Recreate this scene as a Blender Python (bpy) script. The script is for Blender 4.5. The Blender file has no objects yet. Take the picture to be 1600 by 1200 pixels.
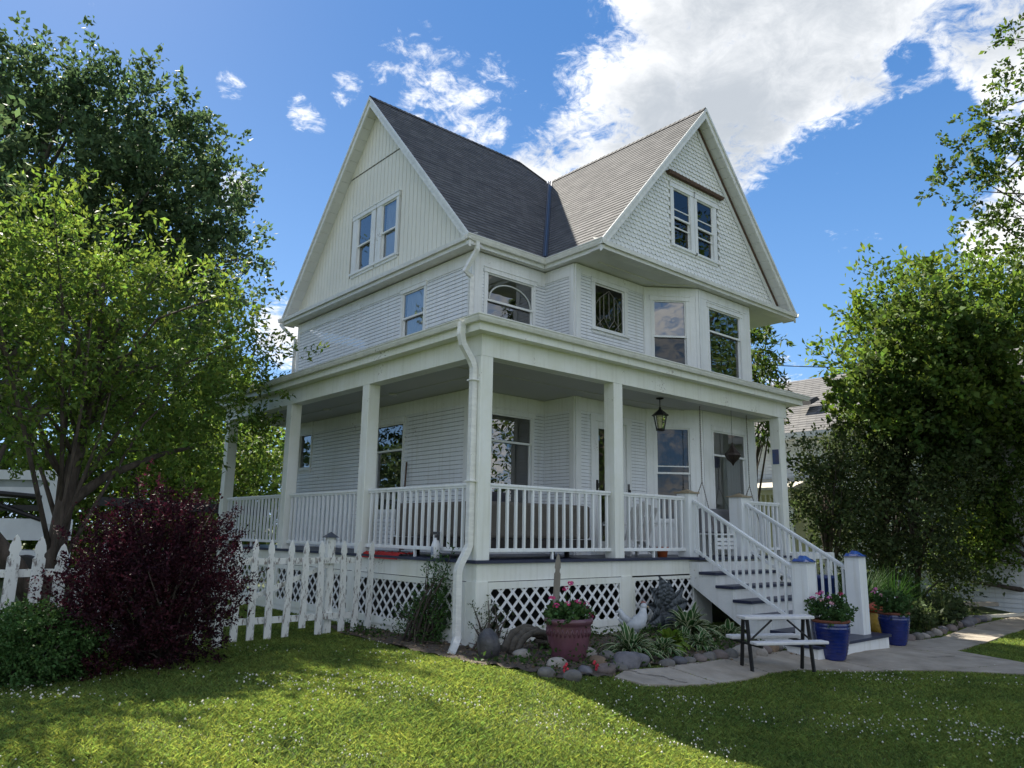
import bpy, bmesh, math, random
import numpy as np
from mathutils import Vector, Matrix
random.seed(7)
S = bpy.context.scene
COL = S.collection
PI = math.pi
# ---------------------------------------------------------------- camera
def set_camera():
    y, p, r = math.radians(41.09), math.radians(11.106), math.radians(0.89)
    f = Vector((math.sin(y)*math.cos(p), math.cos(y)*math.cos(p), math.sin(p)))
    rt = Vector((math.cos(y), -math.sin(y), 0)); up = rt.cross(f)
    R = math.cos(r)*rt + math.sin(r)*up; U = -math.sin(r)*rt + math.cos(r)*up
    M = Matrix((R, U, -f)).transposed().to_4x4()
    M.translation = (-6.793, -8.485, 1.6)
    cam = bpy.data.cameras.new('camera'); o = bpy.data.objects.new('camera', cam)
    COL.objects.link(o); o.matrix_world = M
    cam.sensor_width = 36; cam.lens = 1178/1600*36; cam.clip_end = 3000; cam.clip_start = 0.05
    S.camera = o
set_camera()
# ---------------------------------------------------------------- sun, sky, exposure
SUN = Vector((0.06, 1.06, 1.0)).normalized()
SUN_EL = math.asin(SUN.z); SUN_AZ = math.atan2(SUN.x, SUN.y)
sl = bpy.data.lights.new('sun', 'SUN'); sl.energy = 5.0; sl.angle = math.radians(0.55); sl.color = (1, .93, .80)
so = bpy.data.objects.new('sun', sl); COL.objects.link(so)
so.rotation_euler = SUN.to_track_quat('Z', 'Y').to_euler(); so.location = (0, 30, 40)
S.view_settings.view_transform = 'Standard'; S.view_settings.look = 'None'; S.view_settings.gamma = 1
S.view_settings.exposure = 1.47
S.cycles.max_bounces = 8; S.cycles.diffuse_bounces = 4; S.cycles.transparent_max_bounces = 8
S.cycles.use_denoising = True
S.cycles.sample_clamp_indirect = 6
CLOUDS = [(0.7147, 0.4113, 0.5657, 0.1783, 0.66),
 (0.7862, 0.3279, 0.5238, 0.1019, 0.62),
 (0.7075, 0.4786, 0.52, 0.1443, 0.6),
 (0.7831, 0.4114, 0.4665, 0.0637, 0.54),
 (0.8107, 0.305, 0.4997, 0.0509, 0.56),
 (0.7682, 0.4499, 0.4554, 0.0594, 0.5),
 (0.6664, 0.549, 0.5044, 0.0637, 0.46),
 (0.6342, 0.6056, 0.4807, 0.0509, 0.46),
 (0.606, 0.6459, 0.4643, 0.0424, 0.46),
 (0.631, 0.503, 0.5906, 0.0764, 0.5),
 (0.7036, 0.3464, 0.6205, 0.2207, 0.66),
 (0.8304, 0.1951, 0.522, 0.0722, 0.6),
 (0.8072, 0.2212, 0.5473, 0.0382, 0.5),
 (0.9065, 0.2439, 0.3447, 0.0509, 0.5),
 (0.9133, 0.212, 0.3478, 0.0637, 0.5),
 (0.8678, 0.1946, 0.4573, 0.0552, 0.52),
 (0.4857, 0.6976, 0.5267, 0.0679, 0.42),
 (0.441, 0.7034, 0.5574, 0.0467, 0.38),
 (0.5144, 0.695, 0.5024, 0.0467, 0.44),
 (0.464, 0.7207, 0.5151, 0.0424, 0.4),
 (0.3503, 0.7974, 0.4914, 0.0204, 0.4),
 (0.3651, 0.7942, 0.4858, 0.017, 0.32),
 (0.5315, 0.6447, 0.5495, 0.034, 0.36),
 (0.5487, 0.671, 0.4987, 0.0289, 0.37),
 (0.388, 0.7585, 0.5236, 0.0221, 0.35),
 (0.424, 0.7318, 0.5335, 0.0255, 0.3),
 (0.5966, 0.5748, 0.5601, 0.0424, 0.36),
 (0.5799, 0.5966, 0.5547, 0.0255, 0.3),
 (0.8711, 0.4181, 0.2576, 0.0289, 0.38),
 (0.8814, 0.4014, 0.249, 0.0204, 0.36),
 (0.8588, 0.4691, 0.2059, 0.0374, 0.44),
 (0.3915, 0.8885, 0.2394, 0.0424, 0.48),
 (0.2985, 0.8649, 0.4035, 0.0255, 0.4),
 (0.8373, 0.4399, 0.3246, 0.0255, 0.33),
 (0.2728, 0.8179, 0.5066, 0.017, 0.3),
 (0.8576, 0.3179, 0.4044, 0.0255, 0.3)]
def make_world():
    w = bpy.data.worlds.new('World'); S.world = w; w.use_nodes = True
    nt = w.node_tree; N = nt.nodes; L = nt.links; N.clear()
    def n(t, **k):
        x = N.new(t)
        for a, b in k.items(): setattr(x, a, b)
        return x
    def m(op, a, b=None, c=None, clamp=False):
        x = n('ShaderNodeMath', operation=op); x.use_clamp = clamp
        for i, v in enumerate((a, b, c)):
            if v is None: continue
            if isinstance(v, (int, float)): x.inputs[i].default_value = v
            else: L.new(v, x.inputs[i])
        return x.outputs[0]
    def vm(op, a, b=None):
        x = n('ShaderNodeVectorMath', operation=op)
        for i, v in enumerate((a, b)):
            if v is None: continue
            if isinstance(v, (tuple, list)): x.inputs[i].default_value = v
            else: L.new(v, x.inputs[i])
        return x
    sky = n('ShaderNodeTexSky', sky_type='NISHITA'); sky.sun_disc = False
    sky.sun_elevation = SUN_EL; sky.sun_rotation = SUN_AZ; sky.air_density = 1.0; sky.dust_density = 0.4; sky.ozone_density = 2.0
    tc = n('ShaderNodeTexCoord'); d = tc.outputs['Generated']
    sep = n('ShaderNodeSeparateXYZ'); L.new(d, sep.inputs[0])
    zz = m('MAXIMUM', sep.outputs[2], 0.0)
    den = m('ADD', zz, 0.22)
    comb = n('ShaderNodeCombineXYZ')
    L.new(m('DIVIDE', sep.outputs[0], den), comb.inputs[0]); L.new(m('DIVIDE', sep.outputs[1], den), comb.inputs[1])
    def noise(scale, det, rough, vec, off=0.0, dist=0.0):
        x = n('ShaderNodeTexNoise'); x.inputs['Scale'].default_value = scale; x.inputs['Detail'].default_value = det
        x.inputs['Roughness'].default_value = rough; x.inputs['Distortion'].default_value = dist
        L.new(vm('ADD', vec, (off, off*.7, off*1.3)).outputs[0], x.inputs['Vector']); return x.outputs['Fac']
    n1 = noise(2.6, 12, .60, comb.outputs[0], 3.1, .3)
    n2 = noise(11.0, 10, .68, comb.outputs[0], 7.7, .5)
    n3 = noise(32.0, 8, .65, comb.outputs[0], 1.3, .8)
    # clouds stand in fixed directions of the sky: (direction, radius, weight)
    blobs = CLOUDS
    bias = None
    for (cx, cy, cz, rad, wt) in blobs:
        dt = vm('DOT_PRODUCT', d, (cx, cy, cz)).outputs['Value']
        mr = n('ShaderNodeMapRange'); mr.interpolation_type = 'SMOOTHSTEP'; mr.clamp = True
        L.new(dt, mr.inputs['Value'])
        mr.inputs['From Min'].default_value = math.cos(rad*1.5); mr.inputs['From Max'].default_value = math.cos(rad*.25)
        v = m('MULTIPLY', mr.outputs[0], wt)
        bias = v if bias is None else m('MAXIMUM', bias, v)
    for (cx, cy, cz, rad, wt) in [(0.8547, 0.3632, 0.3709, 0.1104, 0.45), (0.858, 0.285, 0.4274, 0.0594, 0.4), (0.8633, 0.4031, 0.3036, 0.1188, 0.3), (0.8134, 0.2777, 0.5112, 0.0221, 0.25)]:
        dt = vm('DOT_PRODUCT', d, (cx, cy, cz)).outputs['Value']
        mr = n('ShaderNodeMapRange'); mr.interpolation_type = 'SMOOTHSTEP'; mr.clamp = True
        L.new(dt, mr.inputs['Value'])
        mr.inputs['From Min'].default_value = math.cos(rad*1.3); mr.inputs['From Max'].default_value = math.cos(rad*.5)
        bias = m('SUBTRACT', bias, m('MULTIPLY', mr.outputs[0], wt))
    # unseen sky behind the camera: broken cloud, thickened to fill the shaded walls
    back = n('ShaderNodeMapRange'); back.clamp = True
    L.new(vm('DOT_PRODUCT', d, (-0.657, -0.754, 0)).outputs['Value'], back.inputs['Value'])
    back.inputs['From Min'].default_value = -.25; back.inputs['From Max'].default_value = .15
    bias = m('MAXIMUM', bias, m('MULTIPLY', back.outputs[0], .44))
    dens = m('ADD', m('ADD', m('MULTIPLY', m('SUBTRACT', n1, .5), .95), m('ADD', m('MULTIPLY', m('SUBTRACT', n2, .5), 1.0), m('MULTIPLY', m('SUBTRACT', n3, .5), .62))), bias)
    mk = n('ShaderNodeMapRange'); mk.interpolation_type = 'SMOOTHSTEP'; mk.clamp = True
    L.new(dens, mk.inputs['Value']); mk.inputs['From Min'].default_value = .26; mk.inputs['From Max'].default_value = .60
    # thick parts are greyer
    th = n('ShaderNodeMapRange'); th.clamp = True; th.interpolation_type = 'SMOOTHSTEP'
    L.new(m('ADD', m('ADD', bias, m('MULTIPLY', m('SUBTRACT', n2, .5), .35)), m('MULTIPLY', m('SUBTRACT', noise(1.7, 7, .55, comb.outputs[0], 11.0), .5), 1.25)), th.inputs['Value'])
    th.inputs['From Min'].default_value = .34; th.inputs['From Max'].default_value = .76
    cr = n('ShaderNodeMix', data_type='RGBA'); L.new(th.outputs[0], cr.inputs[0])
    cr.inputs[6].default_value = (6.0, 6.0, 6.0, 1); cr.inputs[7].default_value = (2.5, 2.72, 3.0, 1)
    deep = n('ShaderNodeMapRange'); deep.interpolation_type = 'SMOOTHSTEP'; L.new(sep.outputs[2], deep.inputs['Value']); deep.inputs['From Max'].default_value = .62
    grad = n('ShaderNodeMix', data_type='RGBA'); L.new(deep.outputs[0], grad.inputs[0]); grad.inputs[6].default_value = (1.1, 2.35, 4.4, 1); grad.inputs[7].default_value = (.26, 1.0, 2.65, 1)
    tint = n('ShaderNodeMix', data_type='RGBA'); tint.inputs[0].default_value = .86
    L.new(sky.outputs[0], tint.inputs[6]); L.new(grad.outputs[2], tint.inputs[7])
    mix = n('ShaderNodeMix', data_type='RGBA'); L.new(mk.outputs[0], mix.inputs[0])
    L.new(tint.outputs[2], mix.inputs[6]); L.new(cr.outputs[2], mix.inputs[7])
    bg = n('ShaderNodeBackground'); bg.inputs[1].default_value = .085
    L.new(mix.outputs[2], bg.inputs[0])
    out = n('ShaderNodeOutputWorld'); L.new(bg.outputs[0], out.inputs[0])
make_world()
# ---------------------------------------------------------------- materials
MATS = {}
def mat(name, col, rough=.6, metal=0.0, var=.0, vscale=3.0, bump=0.0, bscale=40.0, trans=0.0, spec=.5, island=0.0, col2=None, stretch=None, hue=None, chips=0.0):
    """plain painted / natural surface with procedural mottling; island = brightness change from leaf to leaf"""
    if name in MATS: return MATS[name]
    if trans: rough, spec = max(rough, .62), min(spec, .14)
    M = bpy.data.materials.new(name); M.use_nodes = True
    nt = M.node_tree; N = nt.nodes; L = nt.links; b = N['Principled BSDF']; out = N['Material Output']
    b.inputs['Roughness'].default_value = rough; b.inputs['Metallic'].default_value = metal
    b.inputs['Specular IOR Level'].default_value = spec
    src = None
    tc = N.new('ShaderNodeTexCoord'); mp = N.new('ShaderNodeMapping'); L.new(tc.outputs['Object'], mp.inputs[0])
    if stretch: mp.inputs['Scale'].default_value = stretch
    c1 = tuple(col)+(1,)
    if col2 is None: col2 = tuple(max(0, c*(1-var)) for c in col)
    c2 = tuple(col2)+(1,)
    if var or col2 != tuple(col):
        nz = N.new('ShaderNodeTexNoise'); nz.inputs['Scale'].default_value = vscale; nz.inputs['Detail'].default_value = 8; nz.inputs['Roughness'].default_value = .65
        L.new(mp.outputs[0], nz.inputs[0])
        mr = N.new('ShaderNodeMapRange'); mr.inputs[1].default_value = .35; mr.inputs[2].default_value = .7; L.new(nz.outputs[0], mr.inputs[0])
        mx = N.new('ShaderNodeMix'); mx.data_type = 'RGBA'; L.new(mr.outputs[0], mx.inputs[0]); mx.inputs[6].default_value = c1; mx.inputs[7].default_value = c2
        src = mx.outputs[2]
    if island:
        g = N.new('ShaderNodeNewGeometry'); hs = N.new('ShaderNodeHueSaturation')
        a = N.new('ShaderNodeMapRange'); L.new(g.outputs['Random Per Island'], a.inputs[0]); a.inputs[3].default_value = 1-island; a.inputs[4].default_value = 1+island
        L.new(a.outputs[0], hs.inputs['Value'])
        wn = N.new('ShaderNodeTexWhiteNoise'); wn.noise_dimensions = '1D'; L.new(g.outputs['Random Per Island'], wn.inputs['W'])
        h = N.new('ShaderNodeMapRange'); L.new(wn.outputs[0], h.inputs[0]); h.inputs[3].default_value = .5-(hue or .02); h.inputs[4].default_value = .5+(hue or .02)
        L.new(h.outputs[0], hs.inputs['Hue'])
        if src is not None: L.new(src, hs.inputs['Color'])
        else: hs.inputs['Color'].default_value = c1
        src = hs.outputs[0]
    if chips:
        n1 = N.new('ShaderNodeTexNoise'); n1.inputs['Scale'].default_value = 22; n1.inputs['Detail'].default_value = 6; n1.inputs['Roughness'].default_value = .7; L.new(tc.outputs['Object'], n1.inputs[0])
        n2 = N.new('ShaderNodeTexNoise'); n2.inputs['Scale'].default_value = 1.3; n2.inputs['Detail'].default_value = 3; L.new(tc.outputs['Object'], n2.inputs[0])
        ad = N.new('ShaderNodeMath'); ad.operation = 'ADD'; L.new(n1.outputs[0], ad.inputs[0]); L.new(n2.outputs[0], ad.inputs[1])
        r1 = N.new('ShaderNodeMapRange'); r1.inputs[1].default_value = 1.30-chips; r1.inputs[2].default_value = 1.33-chips; L.new(ad.outputs[0], r1.inputs[0])
        # grime runs downwards in streaks
        m3 = N.new('ShaderNodeMapping'); m3.inputs['Scale'].default_value = (16, 16, .8); L.new(tc.outputs['Object'], m3.inputs[0])
        n3 = N.new('ShaderNodeTexNoise'); n3.inputs['Scale'].default_value = 1; n3.inputs['Detail'].default_value = 5; L.new(m3.outputs[0], n3.inputs[0])
        r3 = N.new('ShaderNodeMapRange'); r3.inputs[1].default_value = .5; r3.inputs[2].default_value = .78; r3.inputs[4].default_value = .38; L.new(n3.outputs[0], r3.inputs[0])
        ma = N.new('ShaderNodeMix'); ma.data_type = 'RGBA'; L.new(r3.outputs[0], ma.inputs[0]); L.new(src, ma.inputs[6]); ma.inputs[7].default_value = (.50, .49, .42, 1)
        mc = N.new('ShaderNodeMix'); mc.data_type = 'RGBA'; L.new(r1.outputs[0], mc.inputs[0]); L.new(ma.outputs[2], mc.inputs[6]); mc.inputs[7].default_value = (.36, .33, .29, 1)
        src = mc.outputs[2]
    if src is not None: L.new(src, b.inputs['Base Color'])
    else: b.inputs['Base Color'].default_value = c1
    if bump:
        nb = N.new('ShaderNodeTexNoise'); nb.inputs['Scale'].default_value = bscale; nb.inputs['Detail'].default_value = 6
        L.new(mp.outputs[0], nb.inputs[0]); bp = N.new('ShaderNodeBump'); bp.inputs['Strength'].default_value = bump; bp.inputs['Distance'].default_value = .02
        L.new(nb.outputs[0], bp.inputs['Height']); L.new(bp.outputs[0], b.inputs['Normal'])
    if trans:
        t = N.new('ShaderNodeBsdfTranslucent'); ms = N.new('ShaderNodeMixShader'); ms.inputs[0].default_value = trans
        if src is not None:
            br = N.new('ShaderNodeHueSaturation'); br.inputs['Value'].default_value = 1.9; br.inputs['Hue'].default_value = .485; br.inputs['Saturation'].default_value = 1.1
            L.new(src, br.inputs['Color']); L.new(br.outputs[0], t.inputs['Color'])
        else: t.inputs['Color'].default_value = c1
        L.new(b.outputs[0], ms.inputs[1]); L.new(t.outputs[0], ms.inputs[2]); L.new(ms.outputs[0], out.inputs[0])
    MATS[name] = M; return M
white = mat('white_paint', (.80, .81, .80), .45, var=.12, vscale=1.7, bump=.2, bscale=25, chips=.03)
siding = mat('white_siding', (.79, .81, .83), .5, var=.10, vscale=1.3, bump=.15, bscale=30, chips=.01)
cream = mat('cream_vinyl', (.78, .755, .655), .45, var=.07, vscale=1.5, bump=.08, bscale=20)
scale_w = mat('scallop_white', (.79, .80, .78), .55, var=.10, vscale=3, bump=.2, bscale=30, island=.05, hue=.004)
gutter_m = mat('gutter_white', (.78, .78, .74), .35, var=.22, vscale=4, stretch=(1, 1, 5), bump=.05, chips=.02)
trimcream = mat('porch_trim', (.81, .82, .79), .42, col2=(.68, .69, .58), chips=.04, vscale=.9, bump=.1, bscale=18, stretch=(1, 1, 1))
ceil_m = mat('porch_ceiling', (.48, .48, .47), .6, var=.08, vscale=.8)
soffit_m = mat('soffit_white', (.72, .72, .70), .55, var=.08, vscale=1.4)
navy = mat('navy_deck', (.022, .028, .065), .38, var=.3, vscale=5, bump=.1)
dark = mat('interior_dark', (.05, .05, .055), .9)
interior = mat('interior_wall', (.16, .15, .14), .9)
brown_gap = mat('bare_wood', (.13, .075, .05), .85, var=.5, vscale=9, bump=.4)
black_m = mat('dark_metal', (.018, .017, .017), .45, metal=.3, var=.3, vscale=20)
blue_flash = mat('valley_metal', (.05, .06, .085), .4, metal=.2, var=.2, vscale=6)
trunk_m = mat('bark', (.105, .082, .066), .95, var=.7, vscale=9, bump=1.0, bscale=20, stretch=(1, 1, .3))
trunk2_m = mat('grey_bark', (.12, .105, .09), .95, var=.5, vscale=6, bump=.9, bscale=14, stretch=(1, 1, .3))
def peeling(name='peeling_paint'):
    M = bpy.data.materials.new(name); M.use_nodes = True
    nt = M.node_tree; N = nt.nodes; L = nt.links; b = N['Principled BSDF']; b.inputs['Roughness'].default_value = .75
    tc = N.new('ShaderNodeTexCoord'); mp = N.new('ShaderNodeMapping'); mp.inputs['Scale'].default_value = (9, 9, 2.2); L.new(tc.outputs['Object'], mp.inputs[0])
    nz = N.new('ShaderNodeTexNoise'); nz.inputs['Scale'].default_value = 2.4; nz.inputs['Detail'].default_value = 10; nz.inputs['Roughness'].default_value = .72; L.new(mp.outputs[0], nz.inputs[0])
    cr = N.new('ShaderNodeValToRGB'); cr.color_ramp.elements[0].position = .53; cr.color_ramp.elements[0].color = (.74, .75, .71, 1)
    cr.color_ramp.elements[1].position = .60; cr.color_ramp.elements[1].color = (.22, .20, .18, 1); L.new(nz.outputs[0], cr.inputs[0])
    L.new(cr.outputs[0], b.inputs['Base Color'])
    bp = N.new('ShaderNodeBump'); bp.inputs['Strength'].default_value = .5; bp.inputs['Distance'].default_value = .01; bp.invert = True
    L.new(nz.outputs[0], bp.inputs['Height']); L.new(bp.outputs[0], b.inputs['Normal']); return M
peel = peeling()
def shingle(name, c1, c2, tab=.3):
    M = bpy.data.materials.new(name); M.use_nodes = True
    nt = M.node_tree; N = nt.nodes; L = nt.links; b = N['Principled BSDF']; b.inputs['Roughness'].default_value = .9
    uv = N.new('ShaderNodeUVMap'); sp = N.new('ShaderNodeSeparateXYZ'); L.new(uv.outputs[0], sp.inputs[0])
    def m(op, a, bb=None):
        x = N.new('ShaderNodeMath'); x.operation = op
        for i, v in enumerate((a, bb)):
            if v is None: continue
            if isinstance(v, (int, float)): x.inputs[i].default_value = v
            else: L.new(v, x.inputs[i])
        return x.outputs[0]
    row = m('FLOOR', sp.outputs[1]); off = m('MULTIPLY', row, .37)
    cell = m('FLOOR', m('DIVIDE', m('ADD', sp.outputs[0], off), tab))
    cb = N.new('ShaderNodeCombineXYZ'); L.new(cell, cb.inputs[0]); L.new(row, cb.inputs[1])
    wn = N.new('ShaderNodeTexWhiteNoise'); L.new(cb.outputs[0], wn.inputs[0])
    tc = N.new('ShaderNodeTexCoord'); nz = N.new('ShaderNodeTexNoise'); nz.inputs['Scale'].default_value = 90; nz.inputs['Detail'].default_value = 3; L.new(tc.outputs['Object'], nz.inputs[0])
    nl = N.new('ShaderNodeTexNoise'); nl.inputs['Scale'].default_value = .7; nl.inputs['Detail'].default_value = 4; L.new(tc.outputs['Object'], nl.inputs[0])
    f = m('ADD', m('ADD', m('MULTIPLY', wn.outputs[0], .55), m('MULTIPLY', nz.outputs[0], .35)), m('MULTIPLY', nl.outputs[0], .2))
    mx = N.new('ShaderNodeMix'); mx.data_type = 'RGBA'; L.new(f, mx.inputs[0]); mx.inputs[6].default_value = c1+(1,); mx.inputs[7].default_value = c2+(1,)
    # cut between tabs
    fr = m('FRACT', m('DIVIDE', m('ADD', sp.outputs[0], off), tab)); cut = m('LESS_THAN', fr, .035)
    m2 = N.new('ShaderNodeMix'); m2.data_type = 'RGBA'; L.new(cut, m2.inputs[0]); L.new(mx.outputs[2], m2.inputs[6]); m2.inputs[7].default_value = (.02, .02, .022, 1)
    L.new(m2.outputs[2], b.inputs['Base Color'])
    bp = N.new('ShaderNodeBump'); bp.inputs['Strength'].default_value = .5; bp.inputs['Distance'].default_value = .01; L.new(nz.outputs[0], bp.inputs['Height']); L.new(bp.outputs[0], b.inputs['Normal'])
    return M
roof_m = shingle('asphalt_shingle', (.034, .036, .041), (.135, .132, .134), .22)
roof2_m = shingle('weathered_shingle', (.08, .08, .085), (.17, .165, .16))
def glass(name, refl=.30, tint=(.55, .6, .62)):
    M = bpy.data.materials.new(name); M.use_nodes = True
    nt = M.node_tree; N = nt.nodes; L = nt.links; N.remove(N['Principled BSDF']); out = N['Material Output']
    t = N.new('ShaderNodeBsdfTransparent'); t.inputs[0].default_value = tint+(1,)
    g = N.new('ShaderNodeBsdfGlossy'); g.inputs['Roughness'].default_value = .0; g.inputs[0].default_value = (1, 1, 1, 1)
    tc = N.new('ShaderNodeTexCoord'); nz = N.new('ShaderNodeTexNoise'); nz.inputs['Scale'].default_value = 1.6; L.new(tc.outputs['Object'], nz.inputs[0])
    bp = N.new('ShaderNodeBump'); bp.inputs['Strength'].default_value = .12; bp.inputs['Distance'].default_value = .02; L.new(nz.outputs[0], bp.inputs['Height']); L.new(bp.outputs[0], g.inputs['Normal'])
    lw = N.new('ShaderNodeFresnel'); lw.inputs[0].default_value = 1.5
    ad = N.new('ShaderNodeMath'); ad.operation = 'ADD'; ad.use_clamp = True; ad.inputs[1].default_value = refl; L.new(lw.outputs[0], ad.inputs[0])
    mx = N.new('ShaderNodeMixShader'); L.new(ad.outputs[0], mx.inputs[0]); L.new(t.outputs[0], mx.inputs[1]); L.new(g.outputs[0], mx.inputs[2]); L.new(mx.outputs[0], out.inputs[0])
    return M
glass_m = glass('window_glass', .15)
glass_d = glass('screened_glass', .015, (.30,.33,.36))
frosted = mat('frosted_pane', (.60,.63,.66), .25, var=.15, vscale=6)
# ---------------------------------------------------------------- mesh helpers
class MB:
    def __init__(s): s.v = []; s.f = []; s.m = []; s.uv = {}
    def poly(s, pts, mi=0, uv=None):
        i = len(s.v); s.v += [tuple(p) for p in pts]; s.f.append(tuple(range(i, i+len(pts)))); s.m.append(mi)
        if uv: s.uv[len(s.f)-1] = uv
    def box(s, x0, x1, y0, y1, z0, z1, mi=0): s.hexa([(x0,y0,z0),(x1,y0,z0),(x1,y1,z0),(x0,y1,z0),(x0,y0,z1),(x1,y0,z1),(x1,y1,z1),(x0,y1,z1)], mi)
    def hexa(s, p, mi=0):
        i = len(s.v); s.v += [tuple(q) for q in p]
        for a in ((0,3,2,1),(4,5,6,7),(0,1,5,4),(1,2,6,5),(2,3,7,6),(3,0,4,7)): s.f.append(tuple(i+k for k in a)); s.m.append(mi)
    def bar(s, a, b, w, h, up=(0,0,1), mi=0):
        a = Vector(a); b = Vector(b); d = (b-a).normalized(); u = Vector(up)
        if abs(d.dot(u)) > .99: u = Vector((0,1,0))
        r = d.cross(u).normalized(); u = r.cross(d).normalized()
        p = []
        for q in (a, b):
            for (i, j) in ((-1,-1),(1,-1),(1,1),(-1,1)): p.append(q+r*i*w/2+u*j*h/2)
        s.hexa([p[0],p[1],p[2],p[3],p[4],p[5],p[6],p[7]], mi)
    def tube(s, pts, rad, n=8, mi=0, cap=True, sq=1.0):
        pts = [Vector(p) for p in pts]; rad = rad if isinstance(rad, (list, tuple)) else [rad]*len(pts)
        i0 = len(s.v); pr = None
        for k, p in enumerate(pts):
            d = (pts[min(k+1, len(pts)-1)]-pts[max(k-1, 0)]).normalized()
            if pr is None:
                r = d.cross(Vector((0,0,1)))
                if r.length < .1: r = d.cross(Vector((0,1,0)))
                r.normalize()
            else:
                r = (pr - d*pr.dot(d)).normalized()
            pr = r; u = r.cross(d)
            for j in range(n):
                a = 2*PI*j/n + (PI/4 if n == 4 else 0); s.v.append(tuple(p+(r*math.cos(a)+u*math.sin(a)*sq)*rad[k]))
        for k in range(len(pts)-1):
            for j in range(n):
                a = i0+k*n+j; b = i0+k*n+(j+1)%n; s.f.append((a, b, b+n, a+n)); s.m.append(mi)
        if cap:
            s.f.append(tuple(i0+j for j in range(n))[::-1]); s.m.append(mi)
            s.f.append(tuple(i0+(len(pts)-1)*n+j for j in range(n))); s.m.append(mi)
    def lathe(s, prof, c=(0,0,0), n=32, mi=0, cap=True):
        i0 = len(s.v)
        for (r, z) in prof:
            for j in range(n):
                a = 2*PI*j/n; s.v.append((c[0]+r*math.cos(a), c[1]+r*math.sin(a), c[2]+z))
        for k in range(len(prof)-1):
            for j in range(n):
                a = i0+k*n+j; b = i0+k*n+(j+1)%n; s.f.append((a, b, b+n, a+n)); s.m.append(mi)
        if cap:
            s.f.append(tuple(i0+j for j in range(n))[::-1]); s.m.append(mi)
            s.f.append(tuple(i0+(len(prof)-1)*n+j for j in range(n))); s.m.append(mi)
    def ball(s, c, r, nu=8, nv=6, mi=0, sc=(1,1,1)):
        prof = [(math.sin(PI*k/nv)*r, -math.cos(PI*k/nv)*r) for k in range(nv+1)]
        prof[0] = (.001*r, -r); prof[-1] = (.001*r, r)
        i0 = len(s.v); s.lathe(prof, (0,0,0), nu, mi)
        for i in range(i0, len(s.v)):
            v = s.v[i]; s.v[i] = (c[0]+v[0]*sc[0], c[1]+v[1]*sc[1], c[2]+v[2]*sc[2])
    def build(s, name, mats, parent=None, loc=(0,0,0), smooth=False, rotz=0, bevel=0):
        me = bpy.data.meshes.new(name); me.from_pydata(s.v, [], s.f)
        mats = mats if isinstance(mats, (list, tuple)) else [mats]
        for x in mats: me.materials.append(x)
        me.polygons.foreach_set('material_index', s.m)
        if smooth: me.polygons.foreach_set('use_smooth', [True]*len(s.f))
        if s.uv:
            ul = me.uv_layers.new(name='UVMap')
            for fi, uvs in s.uv.items():
                p = me.polygons[fi]
                for li, q in zip(p.loop_indices, uvs): ul.data[li].uv = q
        me.update()
        o = bpy.data.objects.new(name, me); COL.objects.link(o)
        if parent: o.parent = parent
        o.location = loc; o.rotation_euler = (0, 0, rotz)
        if bevel:
            b = o.modifiers.new('bevel', 'BEVEL'); b.width = bevel; b.segments = 2; b.limit_method = 'ANGLE'
        return o
def tag(o, label, cat=None, group=None, kind=None):
    if label: o['label'] = label
    if cat: o['category'] = cat
    if group: o['group'] = group
    if kind: o['kind'] = kind
    return o
def thing(name, label, cat, loc=(0,0,0), rotz=0, group=None):
    o = bpy.data.objects.new(name, None); COL.objects.link(o); o.location = loc; o.rotation_euler = (0,0,rotz); o.empty_display_size = .1
    return tag(o, label, cat, group)
def dup(root, loc, rotz=None, label=None, group=None, parent=None, scale=None):
    r = root.copy(); COL.objects.link(r); r.location = loc
    if rotz is not None: r.rotation_euler = (0,0,rotz)
    if scale: r.scale = scale
    if parent: r.parent = parent
    if label: r['label'] = label
    if group: r['group'] = group
    for ch in list(root.children):
        c = ch.copy(); COL.objects.link(c); c.parent = r
        for g in list(ch.children):
            d = g.copy(); COL.objects.link(d); d.parent = c
    return r
def sstep(a): a = np.clip(a, 0, 1); return a*a*(3-2*a)
def terr(x, y):
    return float(-0.36*sstep((-y-1.2+0.25*np.clip(x, 0, 8))/3.4))
def fast_mesh(name, V, F4, mats, parent=None, smooth=False, loc=(0,0,0), mi=None):
    """V (n,3) float array, F4 (m,k) int array"""
    me = bpy.data.meshes.new(name); V = np.asarray(V, dtype=np.float32); F4 = np.asarray(F4, dtype=np.int32); k = F4.shape[1]
    me.vertices.add(len(V)); me.vertices.foreach_set('co', V.ravel())
    me.loops.add(F4.size); me.loops.foreach_set('vertex_index', F4.ravel())
    me.polygons.add(len(F4)); me.polygons.foreach_set('loop_start', np.arange(len(F4), dtype=np.int32)*k)
    for x in (mats if isinstance(mats, (list, tuple)) else [mats]): me.materials.append(x)
    if mi is not None: me.polygons.foreach_set('material_index', np.asarray(mi, dtype=np.int32))
    if smooth: me.polygons.foreach_set('use_smooth', np.ones(len(F4), dtype=bool))
    me.update(calc_edges=True); me.validate()
    o = bpy.data.objects.new(name, me); COL.objects.link(o)
    if parent: o.parent = parent
    o.location = loc; return o
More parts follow.
